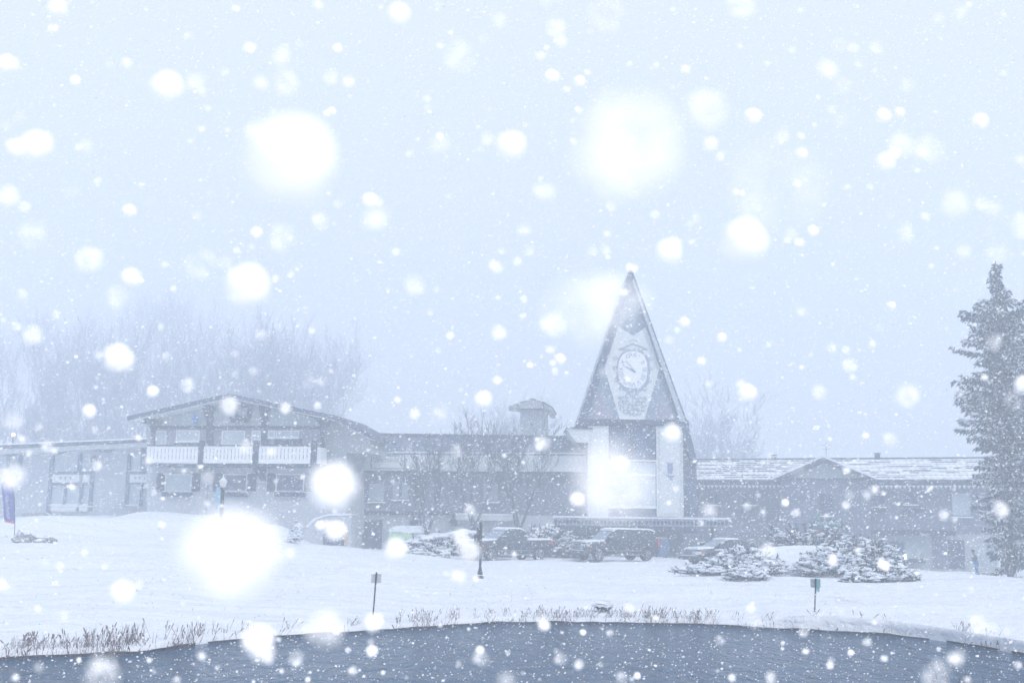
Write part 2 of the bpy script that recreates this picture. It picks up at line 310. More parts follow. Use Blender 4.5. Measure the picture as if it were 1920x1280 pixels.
# ------------------------------------------------------------------ CHALET (gabled building with balcony)
CH = Facade(275, 85.5, 605, 83.5)
gcol = P(440, 965, 84)
ch = thing('chalet', (gcol.x, gcol.y, 3.2), 'gabled chalet with white railed balcony above three shuttered windows', 'building')
def chalet():
    F = CH; BO = 1.7
    m = MB(); zb = 2.2
    pts = [(275, 1000), (606, 1000), (606, 788), (430, 744), (275, 781)]
    F.pp(m, pts, -6, 0); m.build('wall', stucco, ch)
    m = MB(); F.pp(m, [(289, 800), (600, 800), (600, 790), (432, 749), (289, 786)], .0, .03); m.build('gable_wall', stucco_green, ch)
    m = MB(); F.pb(m, 291, 805, 599, 872, .0, .025); m.build('upper_wall', stucco_pink, ch)
    # side extension to the right (lower slope of roof)
    m = MB(); F.pp(m, [(606, 1000), (650, 1000), (650, 849), (694, 849), (694, 822), (630, 786), (606, 790)], -5, -.4); m.build('side_wall', clap, ch)
    # roof: front fascia outline as one slab profile, run back
    top = [(238, 780), (430, 737), (628, 778), (692, 814)]; bot = [(692, 821), (626, 786), (430, 745), (239, 788)]
    q = [F.uz(x, y, BO) for x, y in top + bot]
    m = MB()
    for i in range(3):
        a, b, c, d = q[i], q[i + 1], q[6 - i], q[7 - i]
        ring = [a, b, c, d]
        m.prism([F.W(u, -6.2, z) for u, z in ring], [F.W(u, BO, z) for u, z in ring])
    rf = m.build('roof', mat('chalet_roofing', (.05, .065, .12), var=.6, scale=5, bump=.4), ch)
    m = MB()
    for i in range(2):
        a, b = q[i], q[i + 1]; ring = [(a[0], a[1] + .004), (b[0], b[1] + .004), (b[0], b[1] + .05), (a[0], a[1] + .05)]
        m.prism([F.W(u, -6.2, z) for u, z in ring], [F.W(u, BO - .5, z) for u, z in ring])
    m.build('snow', snowm, rf)
    m = MB()  # pale soffit boards
    for i in range(3):
        a, b = q[7 - i], q[6 - i]; ring = [(a[0], a[1] - .01), (b[0], b[1] - .01), (b[0], b[1] - .06), (a[0], a[1] - .06)]
        m.prism([F.W(u, .05, z) for u, z in ring], [F.W(u, BO - .05, z) for u, z in ring])
    m.build('soffit', stucco_pale, rf)
    # timbers
    m = MB(); F.pb(m, 286, 798, 606, 804, .03, .18); m.build('beam', timber, ch)
    for pts in ([(276, 783), (290, 783), (290, 872), (284, 872), (284, 812)], [(376, 756), (392, 752), (398, 760), (398, 836), (387, 836), (387, 790)], [(486, 752), (501, 752), (501, 836), (490, 836), (490, 790), (486, 770)], [(597, 784), (607, 786), (607, 872), (600, 872), (600, 800)]):
        m = MB(); F.pp(m, pts, .03, .26); m.build('post', timber, ch)
    for pts in ([(262, 781), (292, 785), (289, 794), (276, 795)], [(366, 757), (390, 750), (392, 768), (384, 762)], [(473, 750), (498, 756), (497, 768), (488, 762)], [(590, 782), (612, 786), (607, 798), (600, 796)]):
        m = MB(); F.pp(m, pts, .03, 1.2); m.build('bracket', timber, ch)
    # central cuckoo box
    m = MB(); F.pb(m, 441, 757, 468, 763, .03, .5); F.pb(m, 463, 763, 468, 784, .03, .45); F.pb(m, 432, 784, 462, 791, .03, .5); F.pb(m, 430, 780, 462, 784, .03, .3); F.pb(m, 441, 763, 446, 780, .03, .4); bx = m.build('gable_box', timber, ch)
    m = MB(); F.pb(m, 446, 763, 463, 781, .03, .2); m.build('panel', stucco_green, bx)
    # painted flower on the gable wall: blue bloom, green leaves
    m = MB()
    for i, (x, y, r) in enumerate(((366, 780, 4), (363, 785, 4), (369, 786, 4), (366, 791, 4.5), (365, 776, 2.6))):
        F.pp(m, [(x + r * math.cos(t), y + r * math.sin(t)) for t in [k * math.pi / 4 for k in range(8)]], .03, .045 + .003 * i)
    fl = m.build('painted_flower', mat('blue_paint', (.04, .2, .55)), ch)
    m = MB()
    for pts in ([(361, 798), (358, 792), (363, 795)], [(366, 799), (376, 786), (372, 796)], [(372, 798), (384, 780), (378, 792)], [(364, 799), (355, 797), (362, 794)]): F.pp(m, pts, .03, .042)
    m.build('leaves', mat('green_paint', (.08, .25, .2)), fl)
    # upper floor openings
    for a in ((291, 807, 311, 834, glass_pale, 1), (330, 806, 374, 827, glass_pale, 1), (415, 807, 459, 834, glass_pale, 1), (471, 807, 489, 834, glass_pale, 1), (501, 807, 515, 820, glass_pale, 1), (517, 807, 561, 820, glass_pale, 1)):
        window(F, ch, a[0], a[1], a[2], a[3], .03, a[5], 1, a[4], fw_=.07)
    m = MB(); F.pb(m, 327, 828, 377, 834, .03, .2); F.pb(m, 515, 821, 563, 834, .03, .2); m.build('planter', shutter, ch)
    # balcony
    m = MB(); u0, _, _, _ = F.rect(274, 868, 600, 874, BO); a = F.rect(274, 868, 600, 874, BO); F.bx(m, a[0], a[1], 0, BO, a[2], a[3]); bal = m.build('balcony', timber, ch)
    for k, (x0, x1, n) in enumerate(((275, 371, 13), (381, 473, 13), (485, 582, 13))):
        m = MB(); u0, u1, z0, z1 = F.rect(x0, 836, x1, 869, BO)
        h = z1 - z0; F.bx(m, u0, u1, BO - .06, BO, z0, z0 + h * .26); F.bx(m, u0, u1, BO - .06, BO, z1 - h * .14, z1)
        g = .065; w = (u1 - u0 - n * g) / (n + 1)
        for i in range(n + 1):
            a = u0 + i * (w + g); F.bx(m, a, a + w, BO - .055, BO - .003, z0 + h * .26, z1 - h * .14)
            if i: F.bx(m, a - g + .012, a + g * -.0 - .012 + g * 0, BO - .05, BO - .01, z0 + h * .52, z0 + h * .62)
        m.build('balcony_panel', whitepaint, bal)
        m = MB(); F.bx(m, u0, u1, BO - .1, BO + .05, z1, z1 + .1); m.build('handrail', timber, bal)
    m = MB(); F.pb(m, 593, 838, 601, 872, .1, BO - .2); m.build('side_panel', whitepaint, bal)
    for x0, x1 in ((372, 381), (474, 484), (583, 592)):
        m = MB(); F.pb(m, x0, 826, x1, 876, BO - .22, BO + .06); m.build('balcony_post', timber, bal)
        m = MB(); u0, u1, z0, z1 = F.rect(x0, 876, x1 - 1, 896, BO)
        m.prism([F.W(u0, 0, z0 - .1), F.W(u0, 0, z1), F.W(u0, BO, z1), F.W(u0, BO, z1 - .18)], [F.W(u1, 0, z0 - .1), F.W(u1, 0, z1), F.W(u1, BO, z1), F.W(u1, BO, z1 - .18)]); m.build('balcony_brace', timber, bal)
    # lower floor
    for x0, x1, p, nx in ((309, 359, glass_pale, 1), (417, 463, glass, 1), (517, 570, glass, 1)):
        window(F, ch, x0, 888, x1, 921, .0, 1, 1, p, fw_=.08)
    for x0, x1 in ((293, 308), (360, 375), (400, 416), (464, 480), (501, 516), (571, 590)):
        m = MB(); F.pb(m, x0, 887, x1, 921, .0, .07)
        u0, u1, z0, z1 = F.rect(x0, 887, x1, 921, .07)
        for i in range(9): F.bx(m, u0 + .06, u1 - .06, .07, .09, z0 + .08 + (z1 - z0 - .1) * i / 9, z0 + .12 + (z1 - z0 - .1) * i / 9)
        m.build('shutter', shutter, ch)
    for x0, x1 in ((303, 358), (413, 463), (514, 571)): flowerbox(F, ch, x0, 922, x1, 930, 0)
    m = MB(); F.pb(m, 386, 900, 389, 985, .0, .05); m.build('downpipe', stucco_pink, ch)
chalet()

# ------------------------------------------------------------------ LEFT WING
LW = Facade(0, 100, 270, 92)
g = P(130, 975, 96); lw = thing('long_wing', (g.x, g.y, 3), 'long low wing with tall timber framed windows left of the chalet', 'building')
def leftwing():
    F = LW
    m = MB(); F.pp(m, [(-160, 1010), (300, 1010), (300, 838), (-160, 852)], -10, 0); m.build('wall', stucco, lw)
    m = MB(); F.pp(m, [(-180, 848), (285, 827), (285, 823), (-180, 842)], -10, 1.6); rf = m.build('roof', fascia, lw)
    m = MB(); F.pp(m, [(-180, 841.5), (285, 822.5), (285, 820), (-180, 839)], -10, 1.4); m.build('snow', snowm, rf)
    m = MB(); F.pp(m, [(-170, 858), (285, 836), (285, 828.5), (-170, 849.5)], .0, 1.3); m.build('eave_board', stucco_pale, rf)
    m = MB()
    for x in range(-160, 290, 88):  # scalloped valance
        y = 850 - x * .04
        F.pp(m, [(x, y - 3), (x + 88, y - 7), (x + 88, y + 2), (x + 66, y - 3), (x + 44, y - 5), (x + 22, y - 1), (x, y + 6)], .02, .3)
    m.build('valance', mat('valance_timber', (.10, .12, .2), var=.3), lw)
    for x0, x1, y0, y1 in ((90, 96, 852, 962), (145, 150, 850, 900), (168, 173, 854, 958), (119, 122, 908, 945), (148, 153, 900, 960), (236, 241, 850, 950), (262, 265, 905, 948), (11, 15, 856, 878), (34, 38, 852, 882), (264, 270, 828, 880)):
        m = MB(); F.pb(m, x0, y0, x1, y1, .0, .2); m.build('timber_post', timber_pale, lw)
    m = MB(); F.pb(m, 92, 883, 173, 888, .0, .22); F.pb(m, 92, 905, 173, 909, .0, .22); F.pb(m, 236, 883, 282, 887, .0, .22); F.pb(m, 236, 903, 282, 907, .0, .22); m.build('rail', timber_pale, lw)
    for r in ((98, 850, 122, 883), (124, 847, 145, 883), (151, 851, 168, 883), (95, 910, 118, 945), (122, 910, 147, 945), (153, 910, 167, 945), (243, 852, 264, 882), (239, 909, 261, 946), (-8, 857, 11, 880), (-60, 857, -20, 900)):
        window(F, lw, *r, .01, 1, 1, glass_pale, fw_=.06)
    for x0, x1 in ((98, 147), (155, 167), (243, 281)):
        m = MB(); F.pb(m, x0, 889, x1, 904, .0, .3); pn = m.build('painted_panel', whitepaint, lw)
        if x1 - x0 > 20:
            m = MB(); c = (x0 + x1) / 2
            for dx, s in ((-9, 3), (0, 4), (9, 3)):
                F.pp(m, [(c + dx, 896 + s), (c + dx - s, 896 - s), (c + dx - s * .3, 896 - s * .2), (c + dx, 896 - s * 1.3), (c + dx + s * .3, 896 - s * .2), (c + dx + s, 896 - s)], .3, .32)
            m.build('tulip_motif', mat('motif_grey', (.25, .33, .38)), pn)
    m = MB(); F.pb(m, 94, 947, 170, 950, .0, .25); m.build('window_ledge', whitepaint, lw)
    flowerbox(F, lw, 96, 952, 140, 958, 0, whitepaint); flowerbox(F, lw, 148, 952, 162, 958, 0, whitepaint)
    m = MB(); F.pp(m, [(40, 962), (85, 960), (100, 972), (140, 966), (150, 1000), (30, 1000)], .0, .4); m.build('stone_base', rockm, lw)
timber_pale = mat('pale_timber', (.13, .17, .26), var=.3, scale=2)
leftwing()

# ------------------------------------------------------------------ CENTRE HALL
CE = Facade(650, 89.5, 1100, 89.5)
g = P(860, 1030, 89.5); ce = thing('hall', (g.x, g.y, .9), 'long low hall with pale sign band between chalet and clock tower', 'building')
brickm = brickmat('grey_brick', (.12, .145, .22), (.17, .185, .25), (.22, .24, .30), 4.0)
shingle = brickmat('roof_shingles', (.08, .115, .19), (.12, .155, .23), (.05, .07, .12), 3.0, w=.4, h=.22)
def hall():
    F = CE
    m = MB(); F.pp(m, [(612, 1060), (1112, 1060), (1112, 850), (612, 846)], -14, 0); m.build('wall', brickm, ce)
    # roof slope: ridge 4 m behind
    r0 = F.uz(690, 817, -4); r1 = F.uz(1112, 821, -4); e0 = F.uz(655, 848, .5); e1 = F.uz(1112, 849, .5)
    m = MB(); W = F.W
    m.hexa([W(e0[0], .5, e0[1] - .25), W(e1[0], .5, e1[1] - .25), W(r1[0], -4, r1[1] - .25), W(r0[0], -4, r0[1] - .25), W(e0[0], .5, e0[1]), W(e1[0], .5, e1[1]), W(r1[0], -4, r1[1]), W(r0[0], -4, r0[1])])
    m.hexa([W(r0[0], -4.01, r0[1] - 3), W(r1[0], -4.01, r1[1] - 3), W(r1[0], -14, r1[1] - 3), W(r0[0], -14, r0[1] - 3), W(r0[0], -4.01, r0[1]), W(r1[0], -4.01, r1[1]), W(r1[0], -14, r1[1] - .5), W(r0[0], -14, r0[1] - .5)])
    rf = m.build('roof', shingle, ce)
    m = MB(); F.bx(m, r0[0], r1[0], -4.3, -3.7, r0[1] - .02, r1[1] + .14); m.build('ridge_cap', fascia, rf)
    # white band and lines
    m = MB(); F.pp(m, [(612, 881), (1098, 884), (1098, 852), (612, 848)], .0, .6); bd = m.build('sign_band', stucco_pale, ce)
    m = MB(); F.pp(m, [(612, 847.5), (1098, 850.5), (1098, 848.5), (612, 845.5)], .0, .7); m.build('snow', snowm, bd)
    m = MB(); F.pp(m, [(612, 884.5), (1098, 887.5), (1098, 885), (612, 881.6)], .0, .66); F.pp(m, [(612, 851), (1098, 854), (1098, 852.6), (612, 849.6)], .6, .63); m.build('trim', timber, bd)
    m = MB(); rnd = random.Random(3)
    for i in range(150):
        x = 652 + i * 2.95 + rnd.random(); y = 853 + 3.2 * (i % 3 == 0) + rnd.random() * 2 + (i % 2) * 1.5 + (26 if i % 7 == 0 else 0) * rnd.random()
        if 694 < x < 762: continue
        F.pp(m, [(x, y), (x + 1, y), (x + 1, y + 1.6), (x, y + 1.6)], .6, .615)
    m.build('stencil', mat('stencil_grey', (.28, .33, .38)), bd)
    # sign
    m = MB(); F.pb(m, 697, 854, 758, 877, .6, .66); sg = m.build('sign_board', stucco_pale, bd)
    sg2 = MB(); ink = mat('sign_ink', (.16, .2, .28))
    for r in ((696, 853, 759, 854.4), (696, 876.6, 759, 878), (695.6, 854, 697, 877), (758, 854, 759.4, 877)): F.pb(sg2, *r, .6, .70)
    F.text(sg2, 'The', 704, 860, .36, .67, .3); F.text(sg2, 'Snowflake', 732, 862, .62, .67, .35); F.text(sg2, 'Theatre' if 0 else '', 730, 872, .3, .67) if 0 else None
    sg2.build('sign_lettering', ink, sg) if False else sg2.build('sign_lettering', ink, bd)
    # windows on the brick
    for r in ((735, 900, 750, 936), (752, 900, 767, 936), (690, 905, 722, 940), (905, 905, 935, 940)): window(F, ce, *r, .01, 1, 1, glass_pale2, frame=timber_pale, fw_=.07)
    # lower storey: dark eave, beige wall, doors
    m = MB(); F.pb(m, 660, 959, 945, 964, .0, .9); m.build('eave_trim', timber, ce)
    m = MB(); F.pp(m, [(655, 1050), (1040, 1050), (1040, 966), (655, 964)], .0, .5); m.build('lower_wall', stucco, ce)
    m = MB(); F.pb(m, 855, 966, 972, 975, .5, 2.3); aw = m.build('porch_roof', stucco_pale, ce)
    u0, u1, z0, z1 = F.rect(855, 966, 972, 975, 2.3); m = MB(); F.bx(m, u0 - .05, u1 + .05, .55, 2.35, z1 + .005, z1 + .16); m.build('snow', snowm, aw)
    for x in (777, 850):
        m = MB(); F.pb(m, x - 7, 976, x + 7, 985, .5, .7); F.pp(m, [(x - 9, 976), (x + 9, 976), (x, 970)], .5, .75); F.pb(m, x - 2, 966, x + 2, 971, .55, .6); m.build('wall_lantern', timber, ce)
    m = MB(); u0, u1, z0, z1 = F.rect(663, 974, 716, 1031, .55); F.bx(m, u0, u1, .5, .55, z0, z1)
    for i in range(1, 5): F.bx(m, u0 + .05, u1 - .05, .55, .57, z0 + (z1 - z0) * i / 5 - .03, z0 + (z1 - z0) * i / 5 + .03)
    m.build('garage_door', darkdoor, ce)
glass_pale2 = mat('misty_glass', (.30, .35, .42), rough=.3, var=.2)
hall()
# retaining wall with loading bay left of the garage door
RWa = Facade(560, 82.6, 700, 82.6)
g = P(610, 1030, 84); rw = thing('retaining_wall', (g.x, g.y, .9), 'curved topped concrete retaining wall with a dark bay beside the garage door', 'wall')
m = MB(); RWa.pp(m, [(562, 1040), (565, 1010), (575, 990), (592, 975), (615, 967), (658, 966), (658, 1040)], -9, 0); w_ = m.build('wall_body', stucco, rw)
m = MB(); RWa.pp(m, [(606, 1030), (606, 1001), (612, 997), (640, 997), (645, 1001), (645, 1030)], .0, .03); m.build('bay', darkdoor, rw)
m = MB(); RWa.pp(m, [(575, 989.5), (592, 974.5), (615, 966.5), (658, 965.5), (658, 962), (613, 963), (588, 971), (573, 986)], -9, .05); m.build('snow', snowm, rw)
yel = mat('orange_yellow_paint', (.62, .38, .12))
g = P(648, 1033, 82); b = thing('bollard', (g.x, g.y, gz(g.x, g.y)), 'thin orange yellow bollard post at the garage door', 'bollard')
z1 = P(648, 990, 82).z; m = MB().tube((g.x, g.y, gz(g.x, g.y) - .1), (g.x, g.y, z1), .085, .085, 12); m.build('pipe', yel, b)
m = MB().blob((g.x, g.y, z1 + .02), (.1, .1, .07), .1, 2); m.build('snow_cap', snowm, b)
# roof turret behind the hall
g = P(1000, 820, 104); TU = Facade(957, 104, 1043, 104); tu = thing('roof_turret', (g.x, g.y, g.z), 'small square turret with low hipped cap on the hall roof left of the tower', 'turret')
m = MB(); TU.pp(m, [(976, 850), (1028, 850), (1028, 770), (976, 768)], -2.6, 0); m.build('turret_wall', stucco_green, tu)
def tur():
    F = TU; W = F.W; a = [F.uz(*q, .6) for q in ((954, 760), (973, 754), (1000, 747), (1018, 753), (1043, 776))]
    m = MB(); pts = [F.uz(*q, .6) for q in ((954, 762), (998, 747), (1018, 753), (1036, 764), (1044, 777), (1038, 777), (1030, 769), (1020, 765), (975, 765), (966, 764))]
    m.prism([W(u, -3.2, z) for u, z in pts], [W(u, .6, z) for u, z in pts]); r = m.build('turret_roof', stucco_green, tu)
    m = MB()
    for p, q in (((954, 762), (998, 747)), ((998, 747), (1018, 753)), ((1018, 753), (1036, 764)), ((1036, 764), (1044, 777)), ((975, 765), (1020, 765)), ((970, 757), (975, 765)), ((1020, 765), (1018, 754))):
        a, b = F.uz(*p, .62), F.uz(*q, .62); m.tube(W(a[0], .62, a[1]), W(b[0], .62, b[1]), .055, .055, 5)
    m.build('turret_trim', timber, r)
tur()

# ------------------------------------------------------------------ CLOCK TOWER
TW = Facade(1083, 88, 1300, 88)
g = P(1186, 1035, 90); tw = thing('clock_tower', (g.x, g.y, .7), 'steep triangular clock tower with pale kite shaped panel and roman dial', 'tower')
def tower():
    F = TW
    slate = brickmat('tower_shingles', (.19, .27, .34), (.25, .32, .40), (.13, .19, .26), 4.0, w=.3, h=.18)
    m = MB(); F.pp(m, [(1183, 507), (1284, 797), (1088, 796)], -8, 0); m.build('gable_wall', slate, tw)
    m = MB(); F.pp(m, [(1183, 500), (1288, 788), (1308, 868), (1296, 868), (1277, 797), (1183, 530)], -8.4, .4); F.pp(m, [(1183, 500), (1183, 530), (1098, 797), (1081, 796), (1085, 790)], -8.4, .4); rf = m.build('roof', [tr], tw)
    m = MB(); rnd = random.Random(5)  # ragged shingle butts and thin snow line down the rake
    for a, b in (((1183, 500), (1084, 790)), ((1183, 500), (1288, 790)), ((1288, 790), (1307, 866))):
        n = int(abs(a[1] - b[1]) / 4)
        for i in range(n):
            t = (i + .2) / n; x = a[0] + (b[0] - a[0]) * t; y = a[1] + (b[1] - a[1]) * t; s = -1 if b[0] < a[0] else 1
            F.pp(m, [(x - s * 1, y), (x + s * 2.1, y + 3), (x - s * 2, y + 3.4)], -.1, .43)
    m.build('shingle_edge', tr, rf)
    m = MB(); F.pp(m, [(1276, 790), (1286, 790), (1188, 522), (1186, 526)], .4, .42)
    m.build('rake_line', tp2, rf)
    # kite shaped panel
    kp = [(1160, 612), (1188, 630), (1211, 612), (1237, 690), (1208, 786), (1162, 786), (1133, 690)]
    m = MB(); F.pp(m, kp, .0, .07); kt = m.build('kite_panel', stucco_pale, tw)
    for pts in ([(1126, 728), (1104, 785), (1150, 785)], [(1246, 736), (1222, 785), (1270, 785)]):
        m = MB(); F.pp(m, pts, .0, .05); m.build('mural_panel', stucco_pink, tw)
    m = MB(); F.pb(m, 1081, 786, 1292, 797, -.1, .3); m.build('cross_beam', timber, tw)
    # clock
    cx, cy = 1186.5, 693
    octo = [(cx + 27.5 * math.copysign(abs(math.cos(t)) ** .8, math.cos(t)), cy + 35 * math.copysign(abs(math.sin(t)) ** .8, math.sin(t))) for t in [k * math.pi / 8 + .1 for k in range(16)]]
    def sc(k, dx=0, dy=0): return [(cx + dx + (x - cx) * k, cy + dy + (y - cy) * k) for x, y in octo]
    m = MB(); F.pp(m, sc(1.16, 1, 2), .07, .12); ck = m.build('clock', mat('dial_shadow_ring', (.26, .31, .40)), tw)  # ring plate behind the dial: its shadow put into shape and colour
    m = MB(); F.pp(m, sc(1.0), .12, .17); m.build('clock_face', mat('dial_white', (.78, .80, .84), var=.03), ck)
    m = MB()
    for i, t in enumerate(('XII', 'I', 'II', 'III', 'IIII', 'V', 'VI', 'VII', 'VIII', 'IX', 'X', 'XI')):
        a = math.pi / 2 - i * math.pi / 6
        F.text(m, t, cx + 21.5 * math.cos(a), cy - 27.5 * math.sin(a), .50, .178, 0, a - math.pi / 2)
    m.build('numerals', ink2, ck)
    m = MB()
    for (x, y), w in (((1172, 673), 1.1), ((1168, 684), 1.6)):
        ox, oy = 1190, 696; dx, dy = x - ox, y - oy; l = math.hypot(dx, dy); nx, ny = -dy / l * w, dx / l * w
        F.pp(m, [(ox + nx, oy + ny), (x, y), (ox - nx, oy - ny), (ox - dx * .12, oy - dy * .12)], .18, .2 + w * .01)
    m.build('clock_hands', ink2, ck)
    m = MB()
    def curl(x, y, r, a0, a1, w=.5, n=9):
        pts = [(x + r * (1 - .5 * k / n) * math.cos(a0 + (a1 - a0) * k / n), y + r * (1 - .5 * k / n) * math.sin(a0 + (a1 - a0) * k / n)) for k in range(n + 1)]
        for p, q in zip(pts, pts[1:]):
            a, b = F.uz(*p, .09), F.uz(*q, .09); m.tube(F.W(a[0], .09, a[1]), F.W(b[0], .09, b[1]), w / 15, w / 15, 4)
    def line(p, q, w=.5):
        a, b = F.uz(*p, .09), F.uz(*q, .09); m.tube(F.W(a[0], .09, a[1]), F.W(b[0], .09, b[1]), w / 15, w / 15, 4)
    line((1160, 655), (1187, 644), 1); line((1187, 644), (1214, 655), 1); line((1160, 655), (1214, 655), .7); line((1180, 640), (1187, 636)); line((1187, 636), (1194, 640))
    for s in (-1, 1):
        for (dx, y, r) in ((33, 672, 4), (34, 690, 4), (30, 712, 5), (22, 728, 4), (8, 733, 4)): curl(cx + s * dx, y, r, 0, s * 5, .8)
    for s in (-1, 1):  # scrollwork below the dial
        for (dx, y, r) in ((8, 742, 6), (16, 748, 6), (22, 756, 6), (20, 766, 5), (12, 772, 6), (5, 762, 5), (24, 746, 3), (10, 755, 5), (4, 775, 4)): curl(cx - 1 + s * dx, y, r, .5, .5 + s * 5.5, .8)
    line((1186, 738), (1186, 776)); line((1176, 764), (1176, 775)); line((1196, 764), (1196, 775)); line((1176, 768), (1196, 768))
    m.build('scrollwork', mat('scroll_grey', (.30, .35, .42)), kt)
    # body
    m = MB(); F.pp(m, [(1098, 1052), (1283, 1052), (1281, 797), (1100, 797)], -8, -.05); m.build('tower_wall', brickm, tw)
    m = MB(); F.pp(m, [(1281, 797), (1306, 862), (1308, 1000), (1282, 1000)], -8, -.3); m.build('side_wall', shingle, tw)
    m = MB(); F.pb(m, 1102, 798, 1141, 968, -.05, .12); pa = m.build('side_panel', stucco_pale, tw)
    m = MB(); F.pb(m, 1231, 796, 1281, 968, -.05, .12); pbb = m.build('side_panel', stucco_pale, tw)
    for par, x0, x1, y0, y1 in ((pa, 1106, 1137, 803, 963), (pbb, 1236, 1277, 802, 963)):
        m = MB()
        def curl2(x, y, r, s):
            pts = [(x + s * r * math.cos(k), y + r * math.sin(k)) for k in (-1.3, -.6, .1, .8, 1.5)]
            for p, q in zip(pts, pts[1:]):
                a, b = F.uz(*p, .14), F.uz(*q, .14); m.tube(F.W(a[0], .14, a[1]), F.W(b[0], .14, b[1]), .02, .02, 4)
        y = y0; k = 0
        while y < y1: curl2(x0, y, 2, 1 if k % 2 else -1); curl2(x1, y, 2, -1 if k % 2 else 1); y += 4.6; k += 1
        x = x0 + 4
        while x < x1: curl2(x, y1, 1.6, 1); x += 5
        m.build('painted_border', scg, par)
    m = MB(); F.pp(m, [(1250, 867), (1263, 868), (1261, 887), (1253, 889)], .12, .16)
    F.pp(m, [(1243, 885), (1250, 890), (1258, 892), (1266, 890), (1262, 895), (1252, 893)], .12, .15); F.pp(m, [(1255, 893), (1262, 898), (1258, 900)], .12, .145); m.build('painted_crest', mat('crest_blue', (.22, .24, .42), var=.4, scale=3), pbb)
    # big central glazing
    for x0, x1 in ((1142, 1184), (1186, 1229)):
        for y0, y1 in ((799, 862), (866, 890), (893, 950)):
            window(F, tw, x0, y0, x1, y1, -.05, 1, 1, glass_blue if y0 < 860 else glass_pale, frame=timber if y0 < 860 else whitepaint, fw_=.07)
    # small projecting eave on the left
    m = MB(); F.pp(m, [(1063, 802), (1111, 804), (1108, 812), (1104, 829), (1082, 829), (1070, 817)], -3, 1.0); ev = m.build('eave_box', stucco_pale, tw)
    m = MB(); F.pp(m, [(1062, 800), (1112, 802), (1112, 804.5), (1062, 802.5)], -3, 1.1); m.build('trim', timber, ev)
    m = MB(); F.pp(m, [(1080, 826), (1098, 826), (1098, 846), (1088, 836)], .0, .6); m.build('bracket', timber, tw)
tr = mat('tower_roof', (.05, .075, .14), var=.6, scale=4, bump=.5, snow=.45); tp2 = mat('rake_paint', (.4, .45, .5)); ink2 = mat('dial_ink', (.16, .20, .30)); scg = mat('border_grey', (.34, .39, .44))
tower()
# entrance canopy
CN = Facade(1040, 84, 1370, 82)
g = P(1210, 1040, 84); cn = thing('entrance_canopy', (g.x, g.y, .6), 'long flat snowy canopy with scalloped trim across the tower entrance', 'canopy')
def canopy():
    F = CN
    m = MB(); F.pp(m, [(1038, 984), (1368, 987), (1368, 974), (1038, 970)], -3.5, 0); s = m.build('canopy_roof', mat('canopy_board', (.30, .34, .40), var=.2), cn)
    m = MB(); F.pp(m, [(1036, 969.7), (1370, 973.7), (1370, 970), (1230, 969), (1036, 966)], -5.1, .12); m.build('snow', snowm, s)
    m = MB()
    for i in range(46):
        x = 1040 + i * 7.1; y = 974 + i * .08
        F.pp(m, [(x, y), (x + 5, y), (x + 5, y + 5), (x + 2.5, y + 8), (x, y + 5)], .0, .05)
    m.build('scalloped_trim', timber, s)
    for x in (1100, 1332): m = MB(); F.pb(m, x, 984, x + 6, 1062, -1.2, -.9); m.build('pillar', timber, cn)
canopy()

